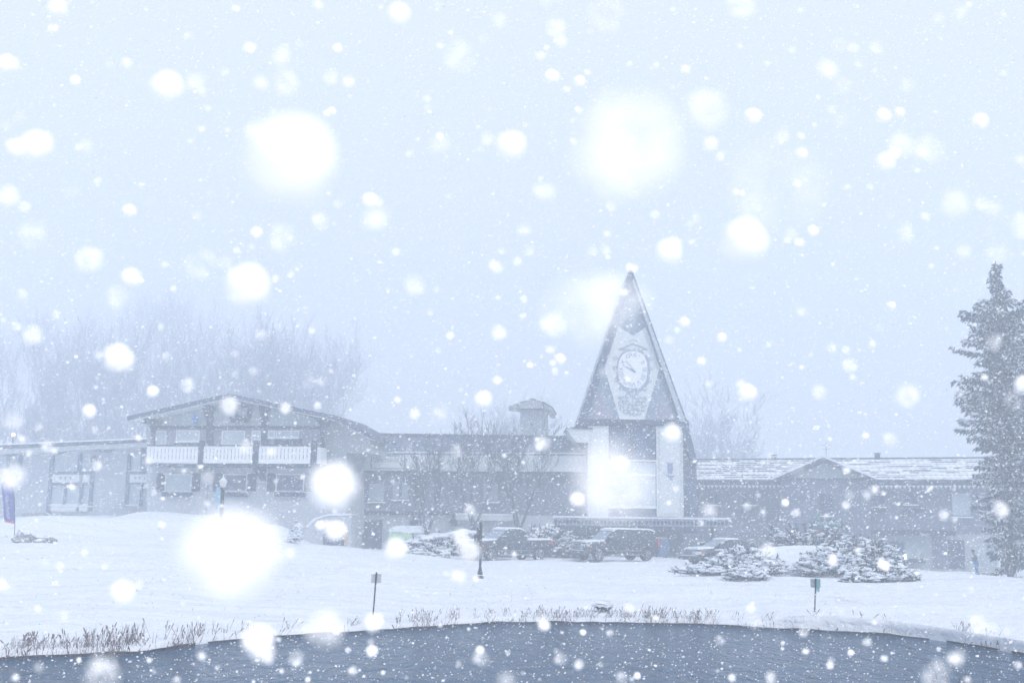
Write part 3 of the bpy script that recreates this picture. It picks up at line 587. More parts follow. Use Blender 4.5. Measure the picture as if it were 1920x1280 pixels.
# ------------------------------------------------------------------ RIGHT WING
RW = Facade(1306, 99, 1868, 91)
g = P(1600, 1060, 95); rg = thing('inn_wing', (g.x, g.y, 0), 'two storey brick inn wing with snowy tiled roof and a small front gable', 'building')
tile = brickmat('snowy_tiles', (.22, .27, .34), (.28, .33, .4), (.10, .13, .19), 1.6, w=.7, h=.55, msize=.035, snowy=.30)
def inn():
    F = RW; W = F.W
    m = MB(); F.pp(m, [(1268, 1085), (1872, 1095), (1868, 905), (1290, 903), (1268, 903)], -13, 0); m.build('wall', brickm, rg)
    a = F.uz(1290, 862, -5); b = F.uz(1856, 858, -5); c = F.uz(1280, 899, .7); d = F.uz(1870, 899, .7); z = a[1]
    m = MB(); t = .3
    m.hexa([W(c[0], .7, c[1] - t), W(d[0], .7, c[1] - t), W(b[0], -5, z - t), W(a[0], -5, z - t), W(c[0], .7, c[1]), W(d[0], .7, c[1]), W(b[0], -5, z), W(a[0], -5, z)])
    m.hexa([W(a[0], -5.01, z - t), W(b[0], -5.01, z - t), W(b[0] + 1, -12, c[1] - t), W(a[0], -12, c[1] - t), W(a[0], -5.01, z), W(b[0], -5.01, z), W(b[0] + 1, -12, c[1]), W(a[0], -12, c[1])])
    rf = m.build('roof', tile, rg)
    sl = (z - c[1]) / 5.7
    m = MB()  # tile courses: rows of snow lips left dark beneath
    rnd = random.Random(2)
    for k in range(1, 10):
        v = .7 - 5.7 * k / 10; zz = c[1] + (5.7 * k / 10) * sl
        u = c[0]
        while u < d[0] - .6:
            w = rnd.uniform(.4, 2.2)
            if rnd.random() < (.75 if u < 9 else .3): m.hexa([W(u, v, zz), W(u + w, v, zz), W(u + w, v - .12, zz + .02), W(u, v - .12, zz + .02), W(u, v, zz + .07), W(u + w, v, zz + .07), W(u + w, v - .12, zz + .1), W(u, v - .12, zz + .1)])
            u += w + rnd.uniform(.1, .8)
    m.build('tile_lips', timber_pale, rf)
    m = MB(); F.bx(m, c[0], d[0], .7, .76, c[1] - .5, c[1] + .01); ff = m.build('eave_fascia', timber, rg)
    m = MB(); u = c[0]
    while u < d[0]: m.prism([W(u, .77, c[1] - .45), W(u + .3, .77, c[1] - .45), W(u + .15, .77, c[1] - .72)], [W(u, .83, c[1] - .45), W(u + .3, .83, c[1] - .45), W(u + .15, .83, c[1] - .72)]); u += .34
    m.build('scalloped_trim', stucco_pale, ff)
    m = MB(); F.bx(m, a[0], b[0], -5.15, -4.85, z - .02, z + .1); m.build('ridge_cap', timber, rf)
    for x0, x1, y0, y1 in ((1446, 1455, 852, 862), (1640, 1650, 849, 860)):
        m = MB(); u0, u1, z0, z1 = F.rect(x0, y0, x1, y1, -5); F.bx(m, u0, u1, -5.2, -4.8, z0 - .3, z1 - .1); F.bx(m, u0 - .06, u1 + .06, -5.26, -4.74, z1 - .1, z1); m.build('roof_vent', timber, rg)
    # front gable
    m = MB(); F.pp(m, [(1462, 1085), (1632, 1088), (1632, 900), (1543, 866), (1462, 900)], -4, 1.2); gb = m.build('gable_wall', brickm, rg)
    m = MB(); F.pp(m, [(1480, 897), (1620, 897), (1543, 868)], 1.2, 1.25); m.build('gable_panel', stucco_green, rg)
    m = MB(); F.pp(m, [(1543, 857), (1543, 865), (1452, 904), (1449, 898)], -5, 1.8); F.pp(m, [(1543, 857), (1643, 898), (1640, 904), (1543, 865)], -5, 1.8); gr = m.build('gable_roof', fascia, rg)
    m = MB(); F.pp(m, [(1543, 853), (1543, 857), (1449, 898), (1448, 894)], -5, 1.7); F.pp(m, [(1543, 853), (1644, 894), (1643, 898), (1543, 857)], -5, 1.7); m.build('snow', snowm, gr)
    m = MB()
    for i in range(26): x = 1480 + i * 5.4; F.pp(m, [(x, 896), (x + 5, 896), (x + 2.5, 902)], 1.25, 1.32)
    m.build('scalloped_trim', timber, gr)
    # weathervane
    b0 = F.uz(1549, 858, 1.0); t0 = F.uz(1549, 829, 1.0); m = MB(); m.tube(W(b0[0], 1, b0[1]), W(t0[0], 1, t0[1]), .025, .015, 5)
    for y, l in ((834, .4), (842, .25)): q = F.uz(1549, y, 1)[1]; m.tube(W(b0[0] - l, 1, q), W(b0[0] + l, 1, q), .015, .015, 4)
    m.build('weathervane', metal, rg)
    # windows
    window(F, rg, 1537, 925, 1562, 966, 1.2, 1, 2, glass_blue, frame=shutter)
    window(F, rg, 1632, 926, 1660, 949, .0, 2, 1, glass_blue, frame=timber_pale); window(F, rg, 1694, 926, 1722, 945, .0, 2, 1, glass_blue, frame=timber_pale)
    window(F, rg, 1783, 922, 1822, 968, .0, 1, 1, glass_pale, frame=timber_pale)
    for x in (1325, 1390): window(F, rg, x, 925, x + 26, 946, .0, 2, 1, glass, frame=timber_pale)
    for x0, x1 in ((1629, 1661), (1692, 1729), (1325, 1351), (1390, 1416)): flowerbox(F, rg, x0, 953, x1, 960, 0, sn=False)
    # belt course / lower roof and lower storey
    m = MB(); F.pb(m, 1460, 999, 1872, 1090, .0, .12); m.build('lower_wall', stucco_green, rg)
    m = MB(); F.pb(m, 1618, 993, 1792, 1003, .12, .9); bl = m.build('belt_roof', timber, rg)
    m = MB(); F.pb(m, 1580, 995, 1622, 997.5, .12, .5); m.build('ledge', whitepaint, rg)
    window(F, rg, 1667, 1013, 1697, 1040, .12, 1, 1, glass, frame=timber_pale)
    m = MB(); F.pb(m, 1778, 1012, 1809, 1066, .12, .18); m.build('door', darkdoor, rg)
    m = MB(); F.pb(m, 1748, 1005, 1776, 1066, .12, .16); m.build('door_surround', brickm, rg)
    m = MB(); F.pb(m, 1867, 908, 1869, 1090, .05, .15); m.build('downpipe', stucco_pale, rg)
    m = MB(); F.pb(m, 1640, 1046, 1735, 1054, .12, .5); m.build('planter', shutter, rg)
inn()
# oval sign on post
SG = Facade(1500, 82, 1620, 82)
g = P(1552, 1060, 82); sg = thing('oval_sign', (g.x, g.y, gz(g.x, g.y)), 'teal oval sign with pale lettering above a brown post box', 'sign')
teal = mat('teal_paint', (.05, .14, .17), var=.25)
m = MB(); SG.pp(m, [(1552 + 31 * math.cos(t), 981 + 10 * math.sin(t)) for t in [k * math.pi / 12 for k in range(24)]], -.15, .0); ob = m.build('sign_board', teal, sg)
m = MB(); SG.text(m, 'Family Room', 1552, 980, .34, .012); m.build('lettering', whitepaint, ob)
m = MB(); SG.pp(m, [(1529, 972), (1538, 972), (1536, 962), (1533, 959), (1530, 963)], -.1, -.03); m.build('tree_finial', mat('green_finial', (.05, .2, .17)), sg)
m = MB(); SG.pb(m, 1530, 991, 1569, 1004, -.5, -.1); m.build('sign_cabinet', mat('brown_board', (.16, .11, .12), var=.3), sg)
m = MB(); SG.pb(m, 1534, 1004, 1539, 1062, -.4, -.2); SG.pb(m, 1561, 1004, 1566, 1062, -.4, -.2); m.build('sign_post', timber_pale, sg)

# ------------------------------------------------------------------ vehicles (built facing -x, camera side is -y, z up, then turned)
carpaint = mat('dark_car_paint', (.022, .028, .05), rough=.35, var=.5, scale=9, spec=.6, snow=-.25); carglass = mat('car_glass', (.05, .07, .10), rough=.1, var=.4, spec=.7)
rubber = mat('tyre_rubber', (.02, .022, .028), rough=.9, snow=.1); alloy = mat('alloy_rim', (.38, .40, .44), rough=.4, metal=.4, var=.3); chrome = mat('chrome', (.45, .48, .52), rough=.3, metal=.6)
redlamp = mat('tail_lamp_red', (.45, .05, .06), rough=.3); amber = mat('amber_lens', (.8, .28, .10), rough=.3); lamplens = mat('headlamp_lens', (.55, .58, .62), rough=.2)
def xform(mb, th, loc):
    c, s = math.cos(th), math.sin(th); mb.v = [(loc[0] + x * c - y * s, loc[1] + x * s + y * c, loc[2] + z) for x, y, z in mb.v]; return mb
def vehicle(name, kind, loc, th, label, cat, L, Wd, H):
    t = thing(name, loc, label, cat, None); X = lambda m: xform(m, th, loc); h = Wd / 2
    def lift(sec): # loft of side sections: list of (x, zbottom, ztop, halfwidth bottom, halfwidth top)
        m = MB(); rings = []
        for x, zb, zt, wb, wt in sec:
            zm = zb + (zt - zb) * .55
            rings.append([(x, -wb * .94, zb), (x, -wb, zb + .12), (x, -wb, zm), (x, -wt, zt - .06), (x, -wt + .10, zt), (x, wt - .10, zt), (x, wt, zt - .06), (x, wb, zm), (x, wb, zb + .12), (x, wb * .94, zb)])
        vs = [p for r in rings for p in r]; n = 10
        fs = [(i * n + j, i * n + (j + 1) % n, (i + 1) * n + (j + 1) % n, (i + 1) * n + j) for i in range(len(rings) - 1) for j in range(n)] + [tuple(range(n))[::-1], tuple(range((len(rings) - 1) * n, len(rings) * n))]
        return m.add(vs, fs)
    f = -L / 2; r = L / 2
    if kind == 'suv':
        body = [(f, .55, .95, h * .80, h * .78), (f + .08, .38, 1.12, h * .93, h * .86), (f + .5, .35, 1.16, h, h * .93), (f + 1.55, .33, 1.22, h, h * .95), (r - .5, .33, 1.24, h, h * .95), (r - .05, .42, 1.2, h * .95, h * .9), (r, .5, 1.1, h * .9, h * .85)]
        roofp = [(f + 1.45, 1.2), (f + 2.15, H - .10), (f + 2.5, H), (r - .6, H - .03), (r - .22, H - .18), (r - .06, 1.2)]; wins = [((f + 1.72, 1.27), (f + 2.24, H - .17), (f + 2.72, H - .12), (f + 2.78, 1.27)), ((f + 2.92, 1.27), (f + 2.88, H - .12), (f + 3.72, H - .12), (f + 3.85, 1.28)), ((f + 4.0, 1.29), (f + 3.86, H - .13), (r - .62, H - .18), (r - .42, 1.30))]
        wx = (f + .98, r - 1.05); wr = .40; hood = (f + .12, f + 1.5, 1.18)
    elif kind == 'pickup':
        body = [(f, .62, 1.0, h * .82, h * .8), (f + .08, .45, 1.18, h * .94, h * .88), (f + .6, .42, 1.24, h, h * .93), (f + 1.6, .42, 1.28, h, h * .95), (f + 3.75, .42, 1.28, h, h * .97), (r - .04, .45, 1.30, h * .98, h * .97), (r, .55, 1.28, h * .97, h * .96)]
        roofp = [(f + 1.5, 1.24), (f + 2.3, H - .1), (f + 2.6, H), (f + 3.5, H - .02), (f + 3.75, H - .14), (f + 3.88, 1.26)]; wins = [((f + 1.85, 1.32), (f + 2.42, H - .17), (f + 2.8, H - .12), (f + 2.82, 1.32)), ((f + 2.93, 1.32), (f + 2.92, H - .12), (f + 3.45, H - .13), (f + 3.66, 1.32))]
        wx = (f + 1.02, r - 1.12); wr = .43; hood = (f + .12, f + 1.55, 1.26)
    else:
        body = [(f, .45, .72, h * .74, h * .7), (f + .15, .28, .84, h * .9, h * .84), (f + .7, .26, .93, h, h * .92), (f + 1.5, .26, 1.0, h, h * .94), (r - .6, .26, 1.06, h, h * .93), (r, .4, .98, h * .86, h * .8)]
        roofp = [(f + 1.25, .98), (f + 2.15, H - .06), (f + 2.5, H), (f + 3.1, H - .02), (r - .35, 1.06)]; wins = [((f + 1.75, 1.03), (f + 2.25, H - .12), (f + 2.65, H - .08), (f + 2.65, 1.03)), ((f + 2.75, 1.03), (f + 2.75, H - .08), (f + 3.15, H - .1), (r - .85, 1.05))]
        wx = (f + .95, r - .95); wr = .34; hood = (f + .2, f + 1.3, .93)
    bd = X(lift(body)).build('body', carpaint, t)
    # wheel arches: dark plates proud of the flank, painting in the wheel wells' shade
    for x in wx:
        for s in (-1, 1):
            m = MB(); pts = [(x + (wr + .09) * math.cos(a), s * (h + .004), wr + (wr + .09) * math.sin(a)) for a in [math.pi * k / 10 for k in range(11)]]
            m.prism(pts, [(a, b + s * .018, c) for a, b, c in pts]); X(m).build('wheel_arch_shade', rubber, bd)
    # cabin
    m = MB(); base = h * .92; topw = h * .74; pr = []
    for x, z in roofp: k = (z - roofp[0][1]) / (H - roofp[0][1]); pr.append((x, z, base + (topw - base) * max(0, k)))
    m.prism([(x, -w, z) for x, z, w in pr], [(x, w, z) for x, z, w in pr]); cb = X(m).build('cabin', carpaint, t)
    def wall_w(z): k = (z - roofp[0][1]) / (H - roofp[0][1]); return base + (topw - base) * max(0, k)
    for w in wins:
        for s in (-1, 1): m = MB(); m.prism([(x, s * (wall_w(z) + .006), z) for x, z in w], [(x, s * (wall_w(z) + .02), z) for x, z in w]); X(m).build('side_window', carglass, cb)
    (x0, z0), (x1, z1) = roofp[0], roofp[1]; m = MB(); dx, dz = x1 - x0, z1 - z0; nn = Vector((-dz, 0, dx)).normalized() * .02
    a = [(x0 + dx * .1, -wall_w(z0 + dz * .1) + .1, z0 + dz * .1), (x0 + dx * .1, wall_w(z0 + dz * .1) - .1, z0 + dz * .1), (x0 + dx * .92, wall_w(z0 + dz * .92) - .1, z0 + dz * .92), (x0 + dx * .92, -wall_w(z0 + dz * .92) + .1, z0 + dz * .92)]
    m.prism([Vector(q) + nn * .2 for q in a], [Vector(q) + nn for q in a]); X(m).build('windscreen', snowglass, cb)
    # snow on roof, bonnet, bed
    m = MB(); rp = [q for q in pr if q[1] > H - .2]
    ring0 = [(x, -w + .03, z + .005) for x, z, w in rp] + [(x, w - .03, z + .005) for x, z, w in rp[::-1]]
    m.prism(ring0, [(x, y * .93, z + .10) for x, y, z in ring0]); X(m).build('roof_snow', snowm, cb)
    m = MB(); hx0, hx1, hz = hood; m.hexa([(hx0, -h * .84, hz - .05), (hx1, -h * .9, hz + .03), (hx1, h * .9, hz + .03), (hx0, h * .84, hz - .05), (hx0 + .05, -h * .7, hz + .05), (hx1, -h * .8, hz + .12), (hx1, h * .8, hz + .12), (hx0 + .05, h * .7, hz + .05)]); X(m).build('bonnet_snow', snowm, bd)
    if kind == 'pickup':
        m = MB(); m.hexa([(f + 3.92, -h * .97, 1.285), (r - .02, -h * .97, 1.31), (r - .02, h * .97, 1.31), (f + 3.92, h * .97, 1.285), (f + 3.92, -h * .9, 1.43), (r - .08, -h * .9, 1.40), (r - .08, h * .9, 1.40), (f + 3.92, h * .9, 1.43)]); X(m).build('bed_snow', snowm, bd)
    # wheels
    for x in wx:
        for s in (-1, 1):
            c = (x, s * (h - .20), wr); m = MB(); m.lathe(c, [(wr * .6, .25), (wr * .97, .22), (wr, .16), (wr, -.02), (wr * .95, -.06), (wr * .6, -.06)], 20, 'y', s); w = X(m).build('wheel', rubber, t, smooth=False)
            m = MB(); c2 = (x, s * (h - .20), wr); m.lathe(c2, [(wr * .72, .235), (wr * .72, .262), (wr * .66, .262), (wr * .63, .24)], 18, 'y', s)
            for k in range(7):
                a = k * 2 * math.pi / 7; m.tube((x + wr * .1 * math.cos(a), s * (h + .055), wr + wr * .1 * math.sin(a)), (x + wr * .66 * math.cos(a), s * (h + .058), wr + wr * .66 * math.sin(a)), .035, .03, 4)
            X(m).build('rim', alloy, w)
    # front: grille, lamps, bumper
    gz0, gz1 = body[0][1], body[1][2]
    m = MB(); zc = .95 * body[1][2] - .12; gw = h * .52; gh = .22 if kind != 'sedan' else .1
    for k in range(5): m.box(f - .035, f + .03, -gw, gw, zc - gh + k * gh * .45, zc - gh + k * gh * .45 + gh * .22)
    m.box(f - .04, f + .02, -gw - .05, -gw, zc - gh - .03, zc + gh * 1.1); m.box(f - .04, f + .02, gw, gw + .05, zc - gh - .03, zc + gh * 1.1)
    X(m).build('grille', chrome, t)
    for s in (-1, 1):
        m = MB(); m.hexa([(f - .01, s * h * .60, zc - .1), (f + .02, s * h * .84, zc - .1), (f + .32, s * h * .99, zc - .06), (f + .2, s * h * .6, zc - .1), (f - .01, s * h * .60, zc + .1), (f + .03, s * h * .84, zc + .1), (f + .34, s * h * .985, zc + .1), (f + .2, s * h * .6, zc + .1)]); X(m).build('headlight', lamplens, t)
        m = MB(); m.box(f + .38, f + .46, s * h * .99 - .02, s * h * .99 + .04, zc - .12, zc + .0); X(m).build('indicator', amber, t)
        zt = body[-2][2]; m = MB(); m.box(r - .16, r + .0, s * h * .93 - .05, s * h * .93 + .03, zt - .32, zt - .02 + (.25 if kind == 'suv' else 0)); X(m).build('tail_light', redlamp, t)
        m = MB(); mx = roofp[0][0] + .38; mz = roofp[0][1] + .14; m.box(mx - .06, mx + .1, s * (h + .06) - .14, s * (h + .06) + .12, mz - .03, mz + .14); mi = X(m).build('mirror', carpaint, t)
        m = MB(); m.box(mx - .07, mx + .11, s * (h + .06) - .14, s * (h + .06) + .12, mz + .142, mz + .19); X(m).build('snow', snowm, mi)
    m = MB(); bz = .42 if kind != 'sedan' else .3; m.hexa([(f - .12, -h * .85, bz), (f + .3, -h * 1.01, bz), (f + .3, h * 1.01, bz), (f - .12, h * .85, bz), (f - .14, -h * .83, bz + .22), (f + .3, -h * 1.015, bz + .22), (f + .3, h * 1.015, bz + .22), (f - .14, h * .83, bz + .22)])
    X(m).build('bumper', carpaint2, t)
    m = MB(); m.box(f - .15, f + .1, -h * .8, h * .8, bz + .222, bz + .26); X(m).build('bumper_snow', snowm, t)
    m = MB()
    for s in (-1, 1): m.box(wx[0] + .6, wx[1] - .6, s * (h + .07) - .08, s * (h + .07) + .08, .36, .42); m.box(wx[0] + .5, wx[1] - .5, s * (h + .005) - .01, s * (h + .005) + .012, .62, .66)
    X(m).build('running_board', chrome, t)
    m = MB()
    for w in wins[:2]:
        for s in (-1, 1): m.box(w[3][0] - .22, w[3][0] - .04, s * h * .985 - .02, s * h * .985 + .025, w[0][1] - .16, w[0][1] - .12)
    X(m).build('door_handle', chrome, t)
    return t
carpaint2 = mat('bumper_paint', (.06, .07, .1), rough=.5, var=.5, scale=8, snow=.1)
snowglass = mat('snowy_windscreen', (.28, .33, .42), rough=.4, var=.5, scale=2.5)
def at(px, py, Y, dz=0): p = P(px, py, Y); z = gz(p.x, p.y) + dz; return (p.x, p.y, z)
vehicle('suv', 'suv', at(1153, 1048, 74.2), R_(27), 'dark large suv with snowy roof parked before the clock tower entrance', 'car', 5.55, 2.03, 1.95)
vehicle('pickup_truck', 'pickup', at(950, 1048, 74.5), R_(36), 'dark crew cab pickup truck with snow filled bed parked by the snowy hedge', 'truck', 5.9, 2.05, 1.98)
vehicle('sedan', 'sedan', at(1355, 1058, 69.5), R_(24), 'dark low sedan with snowy roof half hidden behind the snow laden juniper', 'car', 4.8, 1.85, 1.47)
# pale green skip
BN = Facade(720, 84, 800, 84); g = P(755, 1025, 84)
bn = thing('dumpster', (g.x, g.y, gz(g.x, g.y)), 'pale green dumpster under a thick snow lid behind the hedge', 'dumpster')
m = MB(); BN.pp(m, [(728, 1030), (728, 1004), (733, 996), (772, 996), (772, 1030)], -2, 0); q = m.build('bin_body', mat('pale_green_paint', (.42, .62, .40), var=.12), bn)
m = MB(); BN.pp(m, [(727, 996), (731, 989), (744, 985), (800, 985), (800, 998), (760, 999), (755, 997)], -2.1, .1); m.build('lid_snow', snowm, bn)
# blue shape behind the suv
g = at(1242, 1030, 84); bb = thing('recycling_bin', g, 'blue wheeled bin behind the tail of the dark suv', 'bin')
m = MB(); x, y, z = g; m.hexa([(x - .35, y - .35, z + .1), (x + .35, y - .35, z + .1), (x + .35, y + .35, z + .1), (x - .35, y + .35, z + .1), (x - .45, y - .45, z + 1.25), (x + .45, y - .45, z + 1.25), (x + .45, y + .45, z + 1.25), (x - .45, y + .45, z + 1.25)]); m.build('bin_body', mat('bin_blue', (.08, .15, .28)), bb)
m = MB(); m.box(x - .48, x + .48, y - .48, y + .48, z + 1.255, z + 1.33); l = m.build('lid', mat('lid_blue', (.07, .12, .24)), bb); m = MB(); m.blob((x, y, z + 1.34), (.45, .45, .16), .15, 2, flat=.1); m.build('snow', snowm, l)
for s in (-1, 1): m = MB(); m.lathe((x + s * .3, y + .3, z + .12), [(.12, -.05), (.12, .05)], 12, 'y'); m.build('wheel', rubber, bb)

# ------------------------------------------------------------------ posts, lamps, flag, rocks
def marker(name, top, base, Y, label, boardcol):
    b = P(*base, Y); b.z = gz(b.x, b.y) - .1; t_ = P(*top, Y); t = thing(name, tuple(b), label, 'marker post')
    m = MB().tube(b, t_, .022, .026, 6); m.build('post', metal, t); d = (t_ - b)
    m = MB(); c = b + d * .87; m.box(c.x - .15, c.x + .15, c.y + .03, c.y + .045, c.z - .13, c.z + .13); m.build('plate', boardcol, t)
    return t, b, d
marker('marker_post', (706, 1072), (699, 1150), 35, 'thin leaning post with small pale grey plate above the pond edge', mat('plate_grey', (.45, .48, .52)))
t, b, d = marker('marker_post', (1530, 1084), (1527, 1147), 36, 'thin upright post with grey and teal plates by the undercut bank', mat('plate_mauve', (.26, .29, .36)))
m = MB(); c = b + d * .80; m.box(c.x + .02, c.x + .1, c.y - .05, c.y - .02, c.z - .18, c.z + .2); m.build('teal_plate', mat('plate_teal', (.12, .32, .36)), t)
# tall lamp post with hanging box
b = Vector(at(900, 1083, 54)); tp = P(901, 974, 54)
t = thing('bollard_light', tuple(b), 'dark slim post with flared foot and hanging box between pond and pickup', 'post')
m = MB(); h = tp.z - b.z; m.lathe(b, [(.17, .0), (.17, .12), (.11, .16), (.12, .3), (.085, .42), (.06, .55), (.055, h - .42), (.07, h - .4), (.07, h - .1), (.035, h - .08), (.03, h)], 12); m.build('post', metal, t)
c = P(896, 1005, 54); m = MB(); m.box(c.x - .17, c.x + .10, c.y - .12, c.y + .1, c.z - .38, c.z + .1); m.box(c.x - .06, c.x + .2, c.y - .1, c.y + .1, c.z + .1, c.z + .38); m.build('hanging_box', metal, t)
m = MB(); m.lathe(b, [(.2, .165), (.16, .2), (.11, .21)], 12); m.build('snow', snowm, t); m = MB(); m.lathe((b.x, b.y, b.z - .06), [(.2, 0), (.2, .07)], 12); m.build('foot_plate', metal, t)
# street lamp with banner
b = Vector(at(405, 1022, 61)); tp = P(416, 888, 61)
b.x += .05; t = thing('street_lamp', tuple(b), 'lantern street lamp with pale blue banner in front of the chalet', 'street lamp')
h = tp.z - b.z; m = MB(); dx = 0
m.lathe((b.x + .15, b.y, b.z - .1), [(.16, 0), (.12, .4), (.1, .6), (.095, h - .7), (.12, h - .66), (.13, h - .6)], 10); m.build('pole', metal, t)
m = MB(); m.lathe((b.x + .15, b.y, b.z), [(.12, h - .7), (.21, h - .42), (.2, h - .38)], 6); ln = m.build('lantern', mat('frosted_glass', (.60, .60, .58)), t)
m = MB(); m.lathe((b.x + .15, b.y, b.z), [(.23, h - .38), (.03, h - .16), (.02, h)], 6); m.build('lantern_cap', stucco_pale, ln)
c = P(405, 932, 61); m = MB(); m.box(b.x - .18, b.x + .06, b.y - .012, b.y + .012, c.z - .55, c.z + .55); m.build('banner', mat('banner_cyan', (.25, .42, .55), var=.3, scale=2), t)
m = MB(); 
for z in (c.z - .56, c.z + .56): m.tube((b.x - .2, b.y, z), (b.x + .16, b.y, z), .015, .015, 5)
m.build('banner_bracket', metal, t)
# feather flag
b = Vector(at(27, 1013, 62)); 
t = thing('feather_flag', tuple(b), 'purple feather flag with white letters and red hem at the far left', 'flag')
pl = [(27, 1014), (28, 975), (27, 935), (24, 915), (17, 906), (8, 903), (2, 906)]; m = MB(); pts = [P(x, y, 62) for x, y in pl]
for p, q in zip(pts, pts[1:]): m.tube(p, q, .022, .018, 6)
m.build('pole', metal, t)
fl = [(27.6, 980), (27.5, 940), (25, 918), (17, 907), (8, 904), (1, 907), (4, 925), (6, 955), (8, 976)]
m = MB(); a = [P(x, y, 62) for x, y in fl]; m.prism(a, [q + Vector((0, .02, 0)) for q in a]); sl = m.build('sail', mat('flag_purple', (.13, .14, .36), var=.35, scale=4), t)
m = MB(); a = [P(x, y, 61.98) for x, y in ((8, 975), (27.6, 979), (27.5, 982), (9, 978))]; m.prism(a, [q + Vector((0, .03, 0)) for q in a]); m.build('hem', mat('hem_red', (.6, .10, .16)), sl)
m = MB(); rnd = random.Random(2)
for k in range(9):
    x0, y0 = 10.5 + rnd.uniform(-.6, .6) + k * .25, 931 + k * 4.6
    for sx, sy in ((0, 0), (3, rnd.uniform(-1, 1)), (rnd.uniform(0, 3), 2)):
        a = P(x0 + sx, y0 + sy, 61.96); b2 = P(x0 + sx + rnd.uniform(-1, 3), y0 + sy + rnd.uniform(0, 2.4), 61.96); m.tube(a, b2, .016, .016, 4)
m.build('lettering', whitepaint, sl)
# rocks
def rocks():
    specs = [('boulder', 44, 1012, 60, (.42, .35, .40), 'rounded grey boulder beside the feather flag pole'), ('boulder', 82, 1013, 60, (.55, .32, .26), 'long low boulder with snow slab, right of the rounded boulder'),
             ('boulder', 68, 1015, 59.6, (.14, .14, .12), 'small stone between the two boulders by the flag'), ('boulder', 780, 1026, 74, (.36, .3, .24), 'snow topped stone at the front of the hedge bed'), ('boulder', 762, 1033, 73, (.16, .14, .2), 'small dark stone at the left tip of the hedge bed'),
             ('boulder', 787, 1036, 72, (.38, .25, .12), 'flat stone lying below the snow topped stone'), ('boulder', 812, 1038, 72, (.24, .2, .09), 'small flat stone mostly buried in front of the hedge'), ('boulder', 836, 1030, 73.5, (.30, .22, .26), 'angular stone at the right end of the hedge bed stones')]
    for i, (n, x, y, Y, r, lab) in enumerate(specs):
        p = P(x, y, Y); p.z = gz(p.x, p.y) + r[2] * .5; t = MB().blob(p, r, .45, 3, i + 1).build(n, rockm); tag(t, lab, 'rock')
        m = MB().blob((p.x + .05, p.y, p.z + r[2] * .62), (r[0] * .95, r[1] * .95, r[2] * .5), .3, 2, i + 9, flat=.2); m.build('snow', snowm, t)
        ORG[t.name] = Vector((0, 0, 0))
rocks()
# small warm light on a pole behind the wing, wall lamp at the inn
warm = mat('warm_lamp', (1, .8, .55), emit=((1, .62, .28), 5))
p = P(25, 815, 112); zg = gz(p.x, p.y); t = thing('flood_light', (p.x, p.y, zg), 'small glowing warm light on a pole above the long wing roof', 'lamp')
m = MB().tube((p.x, p.y, zg), (p.x, p.y, p.z - .1), .06, .05, 6); m.build('pole', metal, t); m = MB().blob(p, .17, 0, 2); m.build('bulb', warm, t)
p = RW.W(*[RW.uz(1697, 1042, .6)[0], .6, RW.uz(1697, 1042, .6)[1]]); t = thing('wall_light', tuple(p), 'lit white lamp on the lower inn wall right of the window', 'lamp')
m = MB().box(p.x - .05, p.x + .05, p.y - .05, p.y + .05, p.z - .02, p.z + .14).box(p.x - .04, p.x + .07, p.y - .05, p.y + .05, p.z - .26, p.z - .08); m.build('lamp_glass', mat('white_lamp', (.9, .95, 1), emit=((.85, .95, 1), 5)), t)
m = MB().box(p.x - .02, p.x + .02, p.y - .02, p.y + .02, p.z - .9, p.z - .27); m.build('stem', metal, t)

